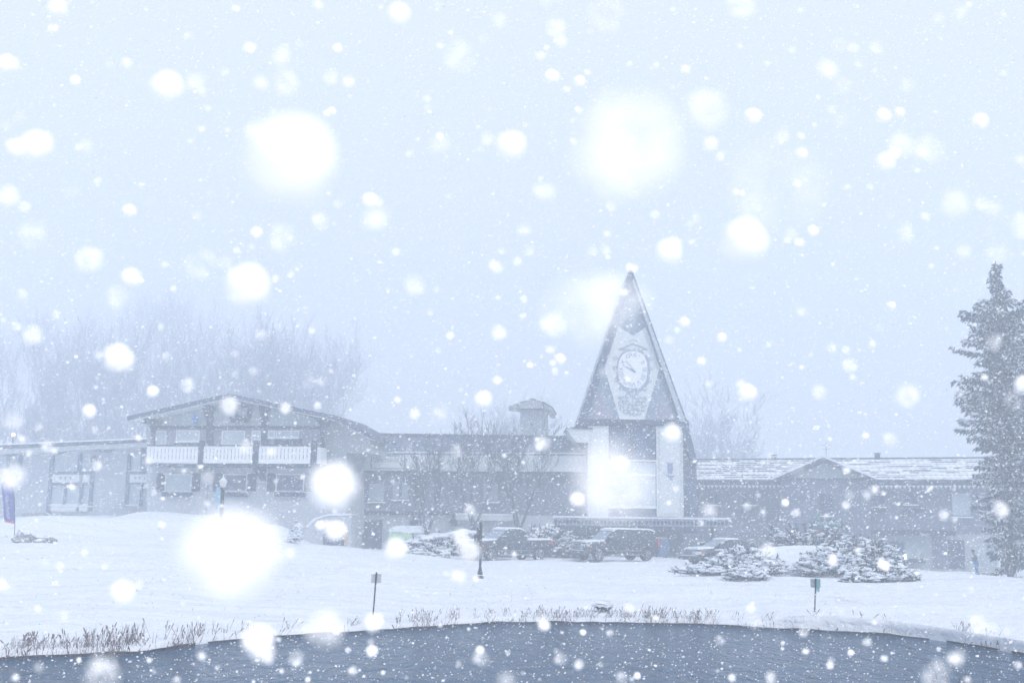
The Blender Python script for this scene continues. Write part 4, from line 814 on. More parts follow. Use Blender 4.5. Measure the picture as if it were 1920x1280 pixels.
# ------------------------------------------------------------------ person
def person(px, py, Y):
    x, y, z = at(px, py, Y); t = None
    J = {'pelvis': (0, 0, .92, .155), 'belly': (-.03, 0, 1.08, .15), 'chest': (-.09, 0, 1.30, .175), 'neckb': (-.13, 0, 1.45, .09), 'neck': (-.16, 0, 1.53, .06), 'head': (-.19, 0, 1.66, .105), 'crown': (-.195, 0, 1.74, .075)}
    E = [('pelvis', 'belly'), ('belly', 'chest'), ('chest', 'neckb'), ('neckb', 'neck'), ('neck', 'head'), ('head', 'crown')]
    for s, n in ((-1, 'a'), (1, 'b')):
        kx = -.10 if s < 0 else .06
        J.update({n + 'hip': (0, s * .09, .86, .115), n + 'knee': (kx, s * .11, .48, .075), n + 'ank': (kx * .6 + (.05 if s > 0 else 0), s * .11, .09, .055), n + 'toe': (kx * .6 - .17 + (.05 if s > 0 else 0), s * .12, .04, .04),
                  n + 'sh': (-.10, s * .19, 1.40, .075), n + 'el': (-.16, s * .27, 1.15, .055), n + 'wr': (-.38, s * .20, 1.05, .036), n + 'palm': (-.45, s * .18, 1.05, .034)})
        E += [('pelvis', n + 'hip'), (n + 'hip', n + 'knee'), (n + 'knee', n + 'ank'), (n + 'ank', n + 'toe'), ('chest', n + 'sh'), (n + 'sh', n + 'el'), (n + 'el', n + 'wr'), (n + 'wr', n + 'palm')]
        for k in range(4):
            a = (k - 1.5) * .019; l = (.075, .085, .08, .065)[k]
            J[n + 'f%d' % k] = (-.50, s * .18 + a, 1.04, .0095); J[n + 'g%d' % k] = (-.50 - l * .5, s * .18 + a, 1.02, .008); E += [(n + 'palm', n + 'f%d' % k), (n + 'f%d' % k, n + 'g%d' % k)]
        J[n + 'th'] = (-.46, s * .18 - s * .05, 1.035, .01); J[n + 'th2'] = (-.49, s * .18 - s * .06, 1.02, .009); E += [(n + 'palm', n + 'th'), (n + 'th', n + 'th2')]
    names = list(J); me = bpy.data.meshes.new('person'); me.from_pydata([J[k][:3] for k in names], [(names.index(a), names.index(b)) for a, b in E], []); me.update()
    ob = bpy.data.objects.new('person', me); COL.objects.link(ob); ob.location = (x, y, z)
    md = ob.modifiers.new('skin', 'SKIN'); sv = me.skin_vertices[0].data if me.skin_vertices else None
    if sv is None:
        bpy.context.view_layer.objects.active = ob; sv = me.skin_vertices[0].data
    for i, k in enumerate(names): r = J[k][3]; sv[i].radius = (r, r); sv[i].use_root = (k == 'pelvis')
    ss = ob.modifiers.new('sub', 'SUBSURF'); ss.levels = 1; ss.render_levels = 2
    # bake, then colour by height: jacket, skin, trousers
    dg = bpy.context.evaluated_depsgraph_get(); m2 = bpy.data.meshes.new_from_object(ob.evaluated_get(dg)); ob.modifiers.clear(); ob.data = m2
    m2.materials.clear()
    for mm in (mat('snow_trousers_blue', (.03, .25, .70), var=.3, scale=6), mat('jacket_grey', (.17, .21, .33), var=.4, scale=6), mat('skin', (.45, .30, .24)), mat('boots_dark', (.04, .04, .06))): m2.materials.append(mm)
    for p in m2.polygons:
        c = p.center; p.material_index = 3 if c.z < .12 else 0 if c.z < 1.0 and c.x > -.3 else 2 if (c.z > 1.47 or c.x < -.40) else 1
        p.use_smooth = True
    ORG[ob.name] = Vector((x, y, z)); hx, hz = x - .19, z + 1.68
    m = MB().blob((hx + .012, y, hz + .05), (.122, .112, .10), .06, 3, 2, flat=.5); m.build('knit_hat', mat('dark_hat', (.06, .07, .10)), ob)
    m = MB().blob((hx - .11, y, hz - .03), (.022, .014, .022), 0, 1)
    for s in (-1, 1): m.blob((hx - .02, y + s * .102, hz - .03), (.02, .012, .03), 0, 1)
    m.build('nose', mat('skin_tone', (.45, .30, .24)), ob)
    for s in (-1, 1): m = MB().blob((hx - .096, y + s * .035, hz + .0), (.012, .014, .010), 0, 1); m.build('eye', metal, ob)
    m = MB().blob((hx - .10, y, hz - .07), (.01, .026, .006), 0, 1); m.build('mouth', mat('lips', (.35, .15, .14)), ob)
    tag(ob, 'person in bright blue snow trousers and grey jacket walking by the inn', 'person')
person(1832, 1081, 74.5)

# ------------------------------------------------------------------ trees
def bare_branches(seed, base, height, spread, n0=5, levels=5, r0=.12, trunk_h=.14, up=.55, thin=.62, kids=(3, 4), minr=.007):
    """returns (trunk MB, crown MB) of a leafless tree"""
    rnd = random.Random(seed); tr_, cr = MB(), MB(); base = Vector(base); th = height * trunk_h
    tr_.tube(base - Vector((0, 0, .3)), base + Vector((0, 0, th)), r0 * 1.25, r0, 10)
    def grow(p, d, L, r, lv):
        n = 4; q = p
        for i in range(n):
            d = (d + Vector((rnd.gauss(0, .09), rnd.gauss(0, .09), .05 + .05 * (lv < 3)))).normalized(); q2 = q + d * (L / n)
            ra = r * (1 - .55 * i / n); rb = r * (1 - .55 * (i + 1) / n); cr.tube(q, q2, max(ra, minr), max(rb, minr), 5 if lv < 2 else 3, False)
            if lv < levels and (i > 0 or lv > 0):
                for _ in range(rnd.choice((1, 1, 2)) if lv < levels - 1 else 1):
                    ax = Vector((rnd.gauss(0, 1), rnd.gauss(0, 1), rnd.gauss(0, .6))).normalized(); dd = (d + ax * rnd.uniform(.35, .75) + Vector((0, 0, up * .3))).normalized()
                    grow(q2, dd, L * rnd.uniform(.42, .66), max(rb * thin, minr), lv + 1)
            q = q2
    for i in range(n0):
        a = 2 * math.pi * i / n0 + rnd.uniform(-.4, .4); s = rnd.uniform(.5, 1) * spread
        grow(base + Vector((0, 0, th * .97)), Vector((math.cos(a) * s, math.sin(a) * s, 1)).normalized(), height * (1 - trunk_h) * rnd.uniform(.52, .66), r0 * .55, 0)
    return tr_, cr
def bare_tree(name, seed, px, basey, topy, Y, spread, label, r0=.12, levels=4, n0=5, trunk_h=.14, mt=None, group=None, minr=.008, kz=1):
    p = P(px, basey, Y); p.z = gz(p.x, p.y) if basey is None or kz else p.z; h = P(px, topy, Y).z - p.z
    t = thing(name, tuple(p), label, 'tree', group); a, c = bare_branches(seed, p, h, spread, n0, levels, r0, trunk_h, minr=minr)
    zm = max(v[2] for v in c.v); k = h / (zm - p.z); c.v = [(x, y, p.z + (z - p.z) * k) if z > p.z + h * trunk_h else (x, y, z) for x, y, z in c.v]
    a.build('trunk', bark, t); c.build('crown', mt or twigm, t); return t
bare_tree('bare_tree', 3, 801, 1000, 803, 84, .5, 'bare small tree with low forked trunk behind the hedge, leftmost of three', .22, 4, 3, .14, minr=.012)
bare_tree('bare_tree', 8, 887, 1000, 768, 86, .45, 'bare middle tree of three in front of the hall, behind the lamp post', .23, 4, 3, .16, minr=.012)
bare_tree('bare_tree', 21, 972, 1000, 772, 86, .45, 'bare tree right of the middle one, below the roof turret', .23, 4, 3, .14, minr=.012)
bare_tree('bare_tree', 5, 938, 960, 722, 130, .7, 'faint bare tree rising behind the hall roof near the turret', .2, 4, 5, .3, hazebark, minr=.017)
bare_tree('bare_tree', 6, 1318, 960, 706, 140, .8, 'faint frosty bare tree just right of the clock tower', .25, 4, 6, .2, hazebark, minr=.017)
bare_tree('bare_tree', 9, 1372, 960, 775, 145, .85, 'faint lower bare tree over the left end of the inn roof', .2, 4, 6, .25, hazebark, minr=.017)
bare_tree('bare_tree', 12, 603, 960, 592, 160, .55, 'tall faint bare tree rising behind the right slope of the chalet', .25, 4, 6, .25, hazebark, minr=.017)
bare_tree('bare_tree', 14, 160, 960, 770, 140, .8, 'low spreading bare tree close behind the long wing roof', .22, 4, 6, .2, hazebark, minr=.017)
def wood():
    m = MB(); protos = []
    for s in range(5):
        a, c = bare_branches(100 + s, (0, 0, 0), 1.0, .5, 4, 3, .012, .3, minr=.0016); a.v += []; o = len(a.v); a.add(c.v, c.f); protos.append((np.array(a.v), a.f))
    rnd = random.Random(4); V = []; Fc = []; n = 0
    prof = lambda px: np.interp(px, [-400, 0, 120, 250, 370, 470, 560, 640, 700], [600, 590, 578, 570, 580, 600, 650, 800, 850])
    for i in range(520):
        px = rnd.uniform(-420, 650); low = i % 2; Y = rnd.uniform(122, 175) if low else rnd.uniform(180, 275); p = P(px, 900, Y); zg = gz(p.x, p.y); top = P(px, max(prof(px) + 60, rnd.uniform(650, 800)) if low else prof(px) + rnd.uniform(0, 190), Y).z; h = max(5, top - zg) * (1 if i % 5 < 3 else rnd.uniform(.3, .7))
        if h > 30: h = 30 * rnd.uniform(.8, 1)
        v, f = protos[i % 5]; a = rnd.uniform(0, 6.28); c, s = math.cos(a), math.sin(a); w = h * rnd.uniform(.8, 1.1)
        q = np.stack([p.x + w * (v[:, 0] * c - v[:, 1] * s), p.y + w * (v[:, 0] * s + v[:, 1] * c), zg + v[:, 2] * h * 1.1], 1); V.append(q); Fc += [tuple(k + n for k in ff) for ff in f]; n += len(v)
    m.v = np.vstack(V).tolist(); m.f = Fc; m.m = [0] * len(Fc); o = m.build('distant_wood', hazebark); tag(o, 'faint leafless wood on the rising hill behind the chalet', kind='stuff')
wood()
def spruce(name, seed, px, topy, Y, rad, label, zb=1.0, rp=(.9, 1, 1, .95, .85, .5, .3, .03)):
    rnd = random.Random(seed); top = P(px, topy, Y); zg = gz(top.x, top.y); H = top.z - zg; t = thing(name, (top.x, top.y, zg), label, 'tree')
    m = MB().tube((top.x, top.y, zg - .3), (top.x, top.y, top.z), .26, .02, 10); m.build('trunk', bark, t)
    fo, br, sn = MB(), MB(), MB(); z = zg + zb
    while z < top.z - .1:
        k = (z - zg) / H; R = rad * float(np.interp(k, [0, .12, .3, .5, .68, .82, .9, 1], rp))+ .06
        nb = int(6 + 8 * (1 - k)); a0 = rnd.uniform(0, 6.28)
        for b in range(nb):
            if rnd.random() < .3: continue
            a = a0 + b * 6.283 / nb + rnd.uniform(-.25, .25); L = R * rnd.uniform(.45, 1.3); d = Vector((math.cos(a), math.sin(a), 0)); sd = Vector((-d.y, d.x, 0))
            droop = rnd.uniform(.2, .55) * (1 - k * .9); n = max(3, int(L / .26)); prev = Vector((top.x, top.y, z))
            for i in range(1, n + 1):
                u = i / n; p = Vector((top.x, top.y, z)) + d * (L * u) + Vector((0, 0, L * ((.45 * k - .02) * u - droop * 1.3 * u ** 1.5 + .55 * droop * u ** 4)))
                br.tube(prev, p, .035 * (1 - u * .8) + .008, .035 * (1 - u) + .006, 3, False)
                w = (.5 * (1 - u) ** .6 + .12) * min(.9, .22 + L * .2)
                for s in (-1, 1):
                    for q in range(4):
                        e = p + sd * (s * w * rnd.uniform(.5, 1.15)) + d * rnd.uniform(.0, .34) + Vector((0, 0, rnd.uniform(-.36, .03)))
                        c = p + d * rnd.uniform(-.18, .1); hh = rnd.uniform(.025, .06)
                        # a spray: thin kinked twig with hanging needles
                        md = (c + e) / 2 + Vector((0, 0, .04)); nn = Vector((rnd.uniform(-.06, .06), rnd.uniform(-.06, .06), -hh * 2.2))
                        fo.add([c, md, e, e + nn * .4, md + nn, c + nn * .5], [(0, 1, 4, 5), (1, 2, 3, 4)])
                        side = d * rnd.uniform(.06, .16); fo.add([c + side, e, c - side], [(0, 1, 2)])
                        if rnd.random() < .62: sn.add([c + side * .8 + Vector((0, 0, .05)), md + Vector((0, 0, .08)) + side * .4, e * .7 + md * .3 + Vector((0, 0, .05)), md - side * .5 + Vector((0, 0, .06)), c - side * .8 + Vector((0, 0, .04))], [(0, 1, 2, 3, 4)])
                prev = p
        z += rnd.uniform(.20, .52) * (.65 + .5 * (1 - k))
    for i in range(40):
        a = rnd.uniform(0, 6.28); z = top.z - rnd.uniform(0, .9); l = .08 + (top.z - z) * .22; fo.add([(top.x, top.y, z), (top.x + l * math.cos(a), top.y + l * math.sin(a), z + .04), (top.x, top.y, z + .15)], [(0, 1, 2)])
    br.build('branches', bark, t); fo.build('crown', needle, t); sn.build('snow', snowm, t); return t
spruce('spruce_tree', 5, 1866, 493, 68, 2.5, 'tall snow dusted spruce at the right end of the inn wing', 1.2, (.2, .36, .64, .86, .95, .62, .15, .01))
spruce('spruce_tree', 6, 1958, 535, 70, 3.7, 'second spruce cut by the right picture edge, overlapping the tall one', .6, (1, 1.05, 1, .95, .85, .55, .3, .03))

# ------------------------------------------------------------------ shrubs
def shrub(name, px, py, Y, rx, ry, h, label, cat='shrub', n=120, leaf=juniper, snowy=.6, seed=0, sp=.5, tilt=0, group=None):
    rnd = random.Random(seed + int(px)); x, y, z = at(px, py, Y); t = thing(name, (x, y, z), label, cat, group); fo, sn, st = MB(), MB(), MB()
    for i in range(n):
        a = rnd.uniform(0, 6.28); rr = math.sqrt(rnd.random()); ux, uy = rr * math.cos(a), rr * math.sin(a)
        hz = h * (1 - rr * rr) ** .5 * rnd.uniform(.25, 1.15) + .05
        tip = Vector((x + ux * rx, y + uy * ry, z + hz + tilt * ux)); root = Vector((x + ux * rx * .45, y + uy * ry * .45, z + hz * .25)); st.tube(root, tip, .018, .006, 3, False)
        d = (tip - root); L = d.length; d.normalize()
        for k in range(17):
            u = rnd.uniform(.35, 1.15); p = root + d * (L * u); dd = (d * .8 + Vector((rnd.gauss(0, .5), rnd.gauss(0, .5), rnd.gauss(0, .35)))).normalized(); l = rnd.uniform(.10, .24) * sp * 2; s = dd.cross(Vector((rnd.gauss(0, 1), rnd.gauss(0, 1), 1))).normalized() * rnd.uniform(.02, .045) * sp * 2
            fo.add([p - s, p + s, p + dd * l], [(0, 1, 2)])
        if rnd.random() < snowy:
            for q in range(rnd.choice((4, 6, 7))):
                u = rnd.uniform(.45, 1.04); c = root + d * (L * u) + Vector((rnd.gauss(0, .06), rnd.gauss(0, .06), .07)); s = rnd.uniform(.07, .20) * sp * 1.7; s *= .92; sn.blob(c, (s * 1.35, s, s * .55), .6, 1, i + q, flat=.5)
    st.build('stems', bark, t); fo.build('foliage', leaf, t); sn.build('snow', snowm, t); return t
shrub('juniper_shrub', 1395, 1052, 62, 2.3, 1.4, 1.35, 'largest snow laden juniper at the left of the mound, hiding the sedan', n=230, snowy=1, sp=.6)
shrub('juniper_shrub', 1310, 1072, 60, 1.5, .8, .42, 'low spreading juniper branch at the left foot of the largest juniper', n=80, snowy=.9)
shrub('juniper_shrub', 1400, 1078, 57.5, 1.15, .8, .7, 'small rounded juniper low on the snow in front of the largest juniper', n=90, snowy=.8)
shrub('juniper_shrub', 1558, 1065, 61, 1.9, 1.2, 1.3, 'bushy snow clumped juniper right of the snow mound', n=210, snowy=.9, sp=.6)
shrub('juniper_shrub', 1632, 1062, 63, 1.7, 1.2, 1.35, 'darker upright juniper in the middle of the right hand group', n=200, snowy=.55, sp=.6)
shrub('juniper_shrub', 1672, 1083, 59, 1.35, .9, .85, 'spiky juniper at the right end of the group with long branch', n=150, snowy=.5, sp=.6)
shrub('juniper_shrub', 1618, 1090, 57, 1.0, .7, .55, 'small dark low juniper in front of the right hand group', n=90, snowy=.6)
shrub('bush', 1520, 1052, 70, 3.0, 1.2, 1.7, 'tall brown twiggy bush beneath the oval sign', n=200, leaf=hedgeleaf, snowy=.25, sp=.55)
shrub('hedge', 830, 1022, 77, 2.8, 1.4, 1.25, 'rounded clipped hedge capped with thick snow left of the pickup', 'hedge', n=420, leaf=hedgeleaf, snowy=.5, sp=.6)
shrub('hedge', 1010, 1032, 80, 4.2, 1.2, 1.75, 'long hedge with snowy top running behind the pickup', 'hedge', n=520, leaf=hedgeleaf, snowy=.45, sp=.6)
shrub('weed_clump', 552, 1030, 74, .4, .3, 1.25, 'tall snowy weed clump at the left end of the retaining wall', 'plant', n=30, snowy=1, sp=.5)
shrub('weed_clump', 1133, 1137, 38, .26, .2, .2, 'small dark tuft poking out of the snow above the reeds', 'plant', n=26, snowy=.4, sp=.35, leaf=reedm)
def hedgecap():
    x, y, z = at(830, 1022, 77); m = MB(); rnd = random.Random(1)
    pts = [(-2.3, .55, .6), (-1.6, .85, .8), (-.9, 1.08, .85), (-.1, 1.2, .8), (.7, 1.32, .8), (1.5, 1.45, .75), (2.1, 1.4, .6)]
    for i, (dx, dz, r) in enumerate(pts): m.blob((x + dx, y - .1, z + dz), (r, .95, .24), .3, 3, i, flat=.45)
    o = [q for q in bpy.data.objects if q.name == 'hedge'][0]; m.build('snow_cap', snowm, o, smooth=True)
hedgecap()
# reeds along the shore (uncountable) and sedge clump on the near side
def reeds():
    rnd = random.Random(9); m = MB(); C = [(0, 60, 70, .34), (60, 150, 60, .36), (150, 250, 90, .5), (180, 235, 60, .55), (255, 300, 14, .4), (325, 375, 60, .42), (390, 475, 22, .4), (520, 560, 10, .3), (640, 700, 10, .3), (730, 860, 60, .38), (790, 840, 30, .4), (880, 960, 26, .3), (960, 1000, 20, .35), (1000, 1060, 70, .40), (1060, 1115, 45, .36), (1115, 1180, 40, .32), (1180, 1262, 60, .40), (1210, 1250, 50, .42), (1262, 1340, 70, .34), (1300, 1338, 35, .36), (1340, 1450, 22, .3), (1450, 1560, 10, .15), (1600, 1700, 14, .12), (1800, 1900, 30, .25)]
    for x0, x1, n, h in C:
        k = 0
        for i in range(int(n * 1.2)):
            if i % 4 == 0: cx = rnd.uniform(x0, x1)
            px = cx + rnd.gauss(0, 3); q = onz(px, np.interp(px, [s[0] for s in SH], [s[1] for s in SH]), WZ); y = Ys(q.x) + rnd.gauss(.12, .28) * (1 if px > 960 else 1.7); z = WZ - .02 if y < Ys(q.x) else gz(q.x, y)
            l = h * rnd.uniform(.3, 1.15) * .72 + .03; dx, dy = rnd.gauss(.03, .085), rnd.gauss(0, .08); a = Vector((q.x, y, z)); b = a + Vector((dx, dy, l)); m.tube(a, b, .006, .003, 3, False)
            if rnd.random() < .42: c = a + (b - a) * rnd.uniform(.6, .9); m.tube(c, c + (b - a).normalized() * rnd.uniform(.05, .12), .013, .011, 4)
            if rnd.random() < .25: c = a + (b - a) * rnd.uniform(.3, .7); m.tube(c, c + Vector((rnd.uniform(-.12, .12), 0, rnd.uniform(-.05, .1))), .006, .002, 3, False)
    for i in range(170):  # lone stalk tips poking through the snow field
        px = rnd.choice((rnd.uniform(820, 1000), rnd.uniform(0, 1900), rnd.uniform(200, 460))); d = rnd.uniform(.6, 17) ; q = onz(px, 1160, 0); y = q.y + d; x = q.x * y / q.y; z = gz(x, y); m.tube((x, y, z - .02), (x + rnd.gauss(0, .04), y, z + rnd.uniform(.03, .10)), .007, .004, 3, False)
    tag(m.build('reeds', reedm), 'dry brown reeds and cattail stubs along the snowy pond edge', kind='stuff')
    t = thing('sedge_clump', tuple(onz(1800, 1330, WZ)), 'arching dark sedge blades in the near corner of the pond', 'plant'); m = MB(); Y = 15
    for pts in ([(1762, 1290), (1755, 1262), (1742, 1243), (1718, 1236)], [(1780, 1290), (1776, 1270), (1764, 1250), (1745, 1246)], [(1798, 1290), (1799, 1272), (1806, 1258)], [(1809, 1290), (1809, 1270), (1810, 1255)], [(1812, 1290), (1816, 1265)], [(1842, 1290), (1845, 1270)], [(1888, 1290), (1890, 1274)], [(1750, 1290), (1742, 1268), (1738, 1262)]):
        q = [P(x, y, Y) for x, y in pts]; b = q[0].copy(); b.z = WZ - .02; b.x += .1; q = [b] + q
        for i, (a, c) in enumerate(zip(q, q[1:])): m.tube(a, c, .009, .007 if i < len(q) - 2 else .002, 4, False)
    m.build('blades', reedm, t)
reeds()

# ------------------------------------------------------------------ falling snow
def flakemat():
    m, N, L, b = nmat('snowflake_ice'); b.inputs['Base Color'].default_value = (.95, .96, .97, 1); b.inputs['Roughness'].default_value = .9; b.inputs['Specular IOR Level'].default_value = .1
    tr2 = N.new('ShaderNodeBsdfTranslucent'); tr2.inputs[0].default_value = (.97, .97, .97, 1); df = N.new('ShaderNodeBsdfDiffuse'); df.inputs[0].default_value = (.97, .97, .98, 1)
    mx = N.new('ShaderNodeMixShader'); mx.inputs[0].default_value = .0; L.new(df.outputs[0], mx.inputs[1]); L.new(tr2.outputs[0], mx.inputs[2]); L.new(mx.outputs[0], N['Material Output'].inputs['Surface']); return m
fm = flakemat()
fm2 = fm.copy(); fm2.name = 'thin_snow_crystal'; [setattr(n.inputs[0], 'default_value', .28) for n in fm2.node_tree.nodes if n.type == 'MIX_SHADER']
FV = []
for k in range(6):  # clumped flakes: a few fused lumps, unit diameter
    m = MB(); rnd = random.Random(k); m.blob((0, 0, 0), (.5, .47, .48), .12, 3, k)
    for j in range(5):
        a, b_ = rnd.uniform(0, 6.28), rnd.uniform(-1, 1); m.blob((.36 * math.cos(a), .36 * b_, .36 * math.sin(a)), rnd.uniform(.12, .2), .3, 2, j)
    me = bpy.data.meshes.new('snowflake'); me.from_pydata(m.v, [], m.f); me.materials.append(fm); FV.append(me)
FL2 = []
for k in range(10):  # lacy plate flakes: many fine crystals with gaps; k sets how much they cover
    cov = .1 + .08 * k; n = int(-math.log(1 - cov) / .0100) + 1; m = MB(); rnd = random.Random(50 + k)
    for j in range(n):
        a = rnd.uniform(0, 6.28); r = .46 * math.sqrt(rnd.random()); m.blob((r * math.cos(a), rnd.uniform(-.12, .12), r * math.sin(a)), (rnd.uniform(.035, .065), .04, rnd.uniform(.035, .065)), .3, 1, j)
    me = bpy.data.meshes.new('snowflake'); me.from_pydata(m.v, [], m.f); me.materials.append(fm); FL2.append(me)
# x, y, diameter of disc, opacity (all in the 1920 frame); label
FL = [(548, 300, 186, 1.6, 'biggest bright white snowflake high above the chalet'), (432, 1040, 190, 1.6, 'huge solid white snowflake low over the snow bank by the street lamp'), (1175, 270, 236, .8, 'huge pale translucent snowflake high above the clock tower'),
 (622, 912, 104, 1.4, 'solid white snowflake covering the lower right of the chalet'), (1143, 902, 195, .72, 'wide pale snowflake covering the lower clock tower'), (1395, 450, 88, 1.5, 'bright white snowflake right of the clock tower tip'),
 (466, 534, 88, 1.2, 'bright snowflake above the chalet roof ridge'), (312, 163, 66, 1.4, 'bright drop shaped snowflake high on the left'), (66, 274, 64, 1.4, 'bright snowflake at the upper left edge, right part of a pair'), (33, 278, 44, 1.3, 'smaller snowflake fused to the left side of a bright pair'),
 (1253, 472, 54, 1.3, 'bright snowflake between the tower tip and the brighter one'), (1325, 205, 90, .65, 'pale snowflake right of the huge translucent one'), (1098, 580, 170, .5, 'faint wide snowflake left of the tower tip'), (1160, 560, 130, .4, 'faint snowflake behind the tower tip'),
 (957, 274, 62, 1.3, 'bright snowflake left of the huge translucent one'), (747, 27, 50, 1.0, 'snowflake at the top edge, left of centre'), (107, 16, 40, 1.2, 'bright snowflake in the top left corner'), (221, 671, 58, 1.1, 'bright snowflake in front of the hillside wood'),
 (609, 1177, 86, .75, 'pale snowflake straddling the pond edge'), (484, 1200, 66, 1.3, 'solid snowflake over the water near the left shore'), (700, 1167, 40, 1.1, 'snowflake just right of the leaning marker post foot'), (230, 1110, 52, 1.2, 'bright snowflake low on the left snow field'),
 (740, 1030, 52, 1.1, 'snowflake in front of the hedge stones'), (880, 1032, 50, .9, 'snowflake at the front bumper of the pickup'), (864, 1008, 40, .9, 'snowflake over the hedge beside the dark post'), (190, 1265, 84, .5, 'pale snowflake over the near water at the bottom left'),
 (1163, 869, 38, 1.3, 'bright small snowflake inside the pale one on the tower'), (1081, 936, 32, 1.2, 'small bright snowflake at the left foot of the tower'), (1259, 813, 42, 1.1, 'bright snowflake at the top of the painted tower panel'), (1400, 736, 38, 1.0, 'snowflake in the sky right of the clock dial'),
 (1702, 743, 54, .8, 'pale snowflake between inn roof and spruce'), (1790, 382, 64, .7, 'pale snowflake above the spruce'), (1551, 130, 52, .8, 'pale snowflake high on the right'), (860, 105, 72, .35, 'faint wide snowflake near the top centre'),
 (527, 446, 62, .4, 'faint ring like snowflake under the biggest bright one'), (14, 121, 40, 1.0, 'snowflake on the left edge near the top'), (16, 368, 48, .7, 'pale snowflake on the left edge at mid height'), (62, 629, 48, .7, 'pale snowflake before the wood at the left edge'),
 (430, 760, 44, .9, 'snowflake in front of the chalet gable ridge'), (1450, 350, 210, .22, 'very faint giant snowflake in the upper right sky'), (20, 895, 62, .7, 'pale snowflake over the top of the feather flag'), (0, 1097, 30, 1.2, 'snowflake cut by the left edge beside the snow field'),
 (1645, 305, 0, 0, '')]
FL = [f for f in FL if f[2]]
SM = [(1659, 304, 42, 1.2), (1655, 218, 32, 1.1), (1686, 212, 24, 1), (1837, 228, 34, 1), (1411, 219, 34, 1), (1332, 270, 34, .9), (1502, 288, 26, 1.1), (1034, 144, 30, 1), (1014, 105, 22, .8), (1053, 78, 30, .7), (1086, 153, 24, 1), (1136, 30, 80, .2), (245, 520, 40, 1.2), (242, 395, 28, 1.1), (141, 152, 24, 1), (653, 153, 30, .8), (693, 376, 32, 1),
 (632, 92, 22, 1), (612, 214, 16, 1), (622, 209, 18, 1), (824, 257, 18, 1), (481, 436, 24, 1), (600, 415, 42, .5), (516, 523, 20, .9), (375, 497, 70, .25), (184, 340, 22, .5), (935, 625, 34, .9), (906, 748, 36, 1), (844, 629, 20, .9), (1050, 673, 24, 1), (1036, 680, 16, .9), (777, 776, 26, .9), (168, 771, 30, 1), (352, 722, 34, .6), (286, 734, 26, 1),
 (535, 765, 28, .9), (595, 760, 20, .7), (1283, 604, 22, 1), (1353, 633, 22, 1), (1524, 433, 24, 1), (1671, 573, 18, 1), (1807, 472, 34, .6), (1698, 438, 42, .4), (1919, 720, 40, 1), (1668, 824, 34, .5), (1559, 653, 24, .5), (1475, 450, 16, .6), (1876, 955, 40, .8), (1770, 965, 26, .7), (1586, 946, 22, .8), (1492, 961, 20, .7), (1472, 942, 16, 1),
 (1561, 1049, 28, .9), (1400, 950, 22, .5), (1268, 915, 18, .5), (1254, 942, 12, .9), (881, 955, 28, .6), (1010, 838, 20, .9), (628, 995, 44, 1.2), (600, 985, 22, 1), (1020, 1172, 28, 1), (902, 1233, 40, .5), (900, 1218, 20, 1), (697, 1220, 26, 1), (1051, 1234, 32, .45), (1093, 1185, 14, 1), (1143, 1186, 18, .6), (1085, 1245, 26, .8), (1195, 1266, 16, 1), (1166, 1270, 30, .5),
 (652, 1218, 14, .7), (555, 1243, 16, .6), (528, 1257, 14, .7), (577, 1273, 14, .9), (664, 1256, 22, .4), (718, 1260, 12, .9), (860, 1244, 18, .4), (952, 1224, 12, .6), (1556, 1246, 18, .9), (1595, 1223, 14, 1), (1626, 1203, 22, .7), (1468, 1205, 12, .8), (1372, 1270, 20, .9), (1445, 1270, 30, .7), (1760, 1216, 12, .7), (1909, 1246, 20, .7), (1852, 1180, 46, .4),
 (280, 1237, 14, .9), (148, 1237, 14, .9), (330, 1275, 22, .5), (408, 1250, 14, .5), (112, 1060, 22, .5), (260, 1095, 26, .4), (197, 1062, 16, .5), (1408, 1140, 24, .8), (1830, 1168, 46, .5), (1350, 1200, 24, .4), (1180, 1140, 26, .7), (440, 700, 20, .3), (490, 628, 28, .4), (302, 612, 20, .4), (585, 620, 18, .6), (312, 668, 22, .35), (225, 690, 18, .7), (72, 800, 22, .4), (178, 806, 20, .4),
 (1445, 855, 20, .3), (1025, 90, 14, .8), (1180, 120, 14, .8), (1438, 120, 14, .9), (1600, 90, 26, .6), (1643, 92, 34, .5), (1700, 160, 34, .3), (1575, 225, 34, .25), (1800, 24, 34, .4), (1500, 20, 16, .7), (935, 38, 36, .4), (940, 470, 18, .5), (742, 472, 20, .7), (925, 497, 26, .7), (787, 542, 26, .3), (1110, 470, 26, .5), (1135, 468, 26, .5), (970, 490, 22, .6), (992, 470, 26, .5), (1145, 388, 26, .4), (1228, 402, 22, .6), (1305, 408, 24, .4), (1380, 360, 18, .9), (1392, 362, 16, .9)]
FOC = 78.0
_r = random.Random(77)
SM += [q for q in [(_r.uniform(0, 1920), _r.uniform(0, 760) if _r.random() < .72 else _r.uniform(760, 1280), _r.choice((14, 18, 22, 28, 38, 56)) * _r.uniform(.85, 1.2), _r.uniform(.2, .7)) for _ in range(100)] if not (1050 < q[0] < 1310 and 480 < q[1] < 980)]
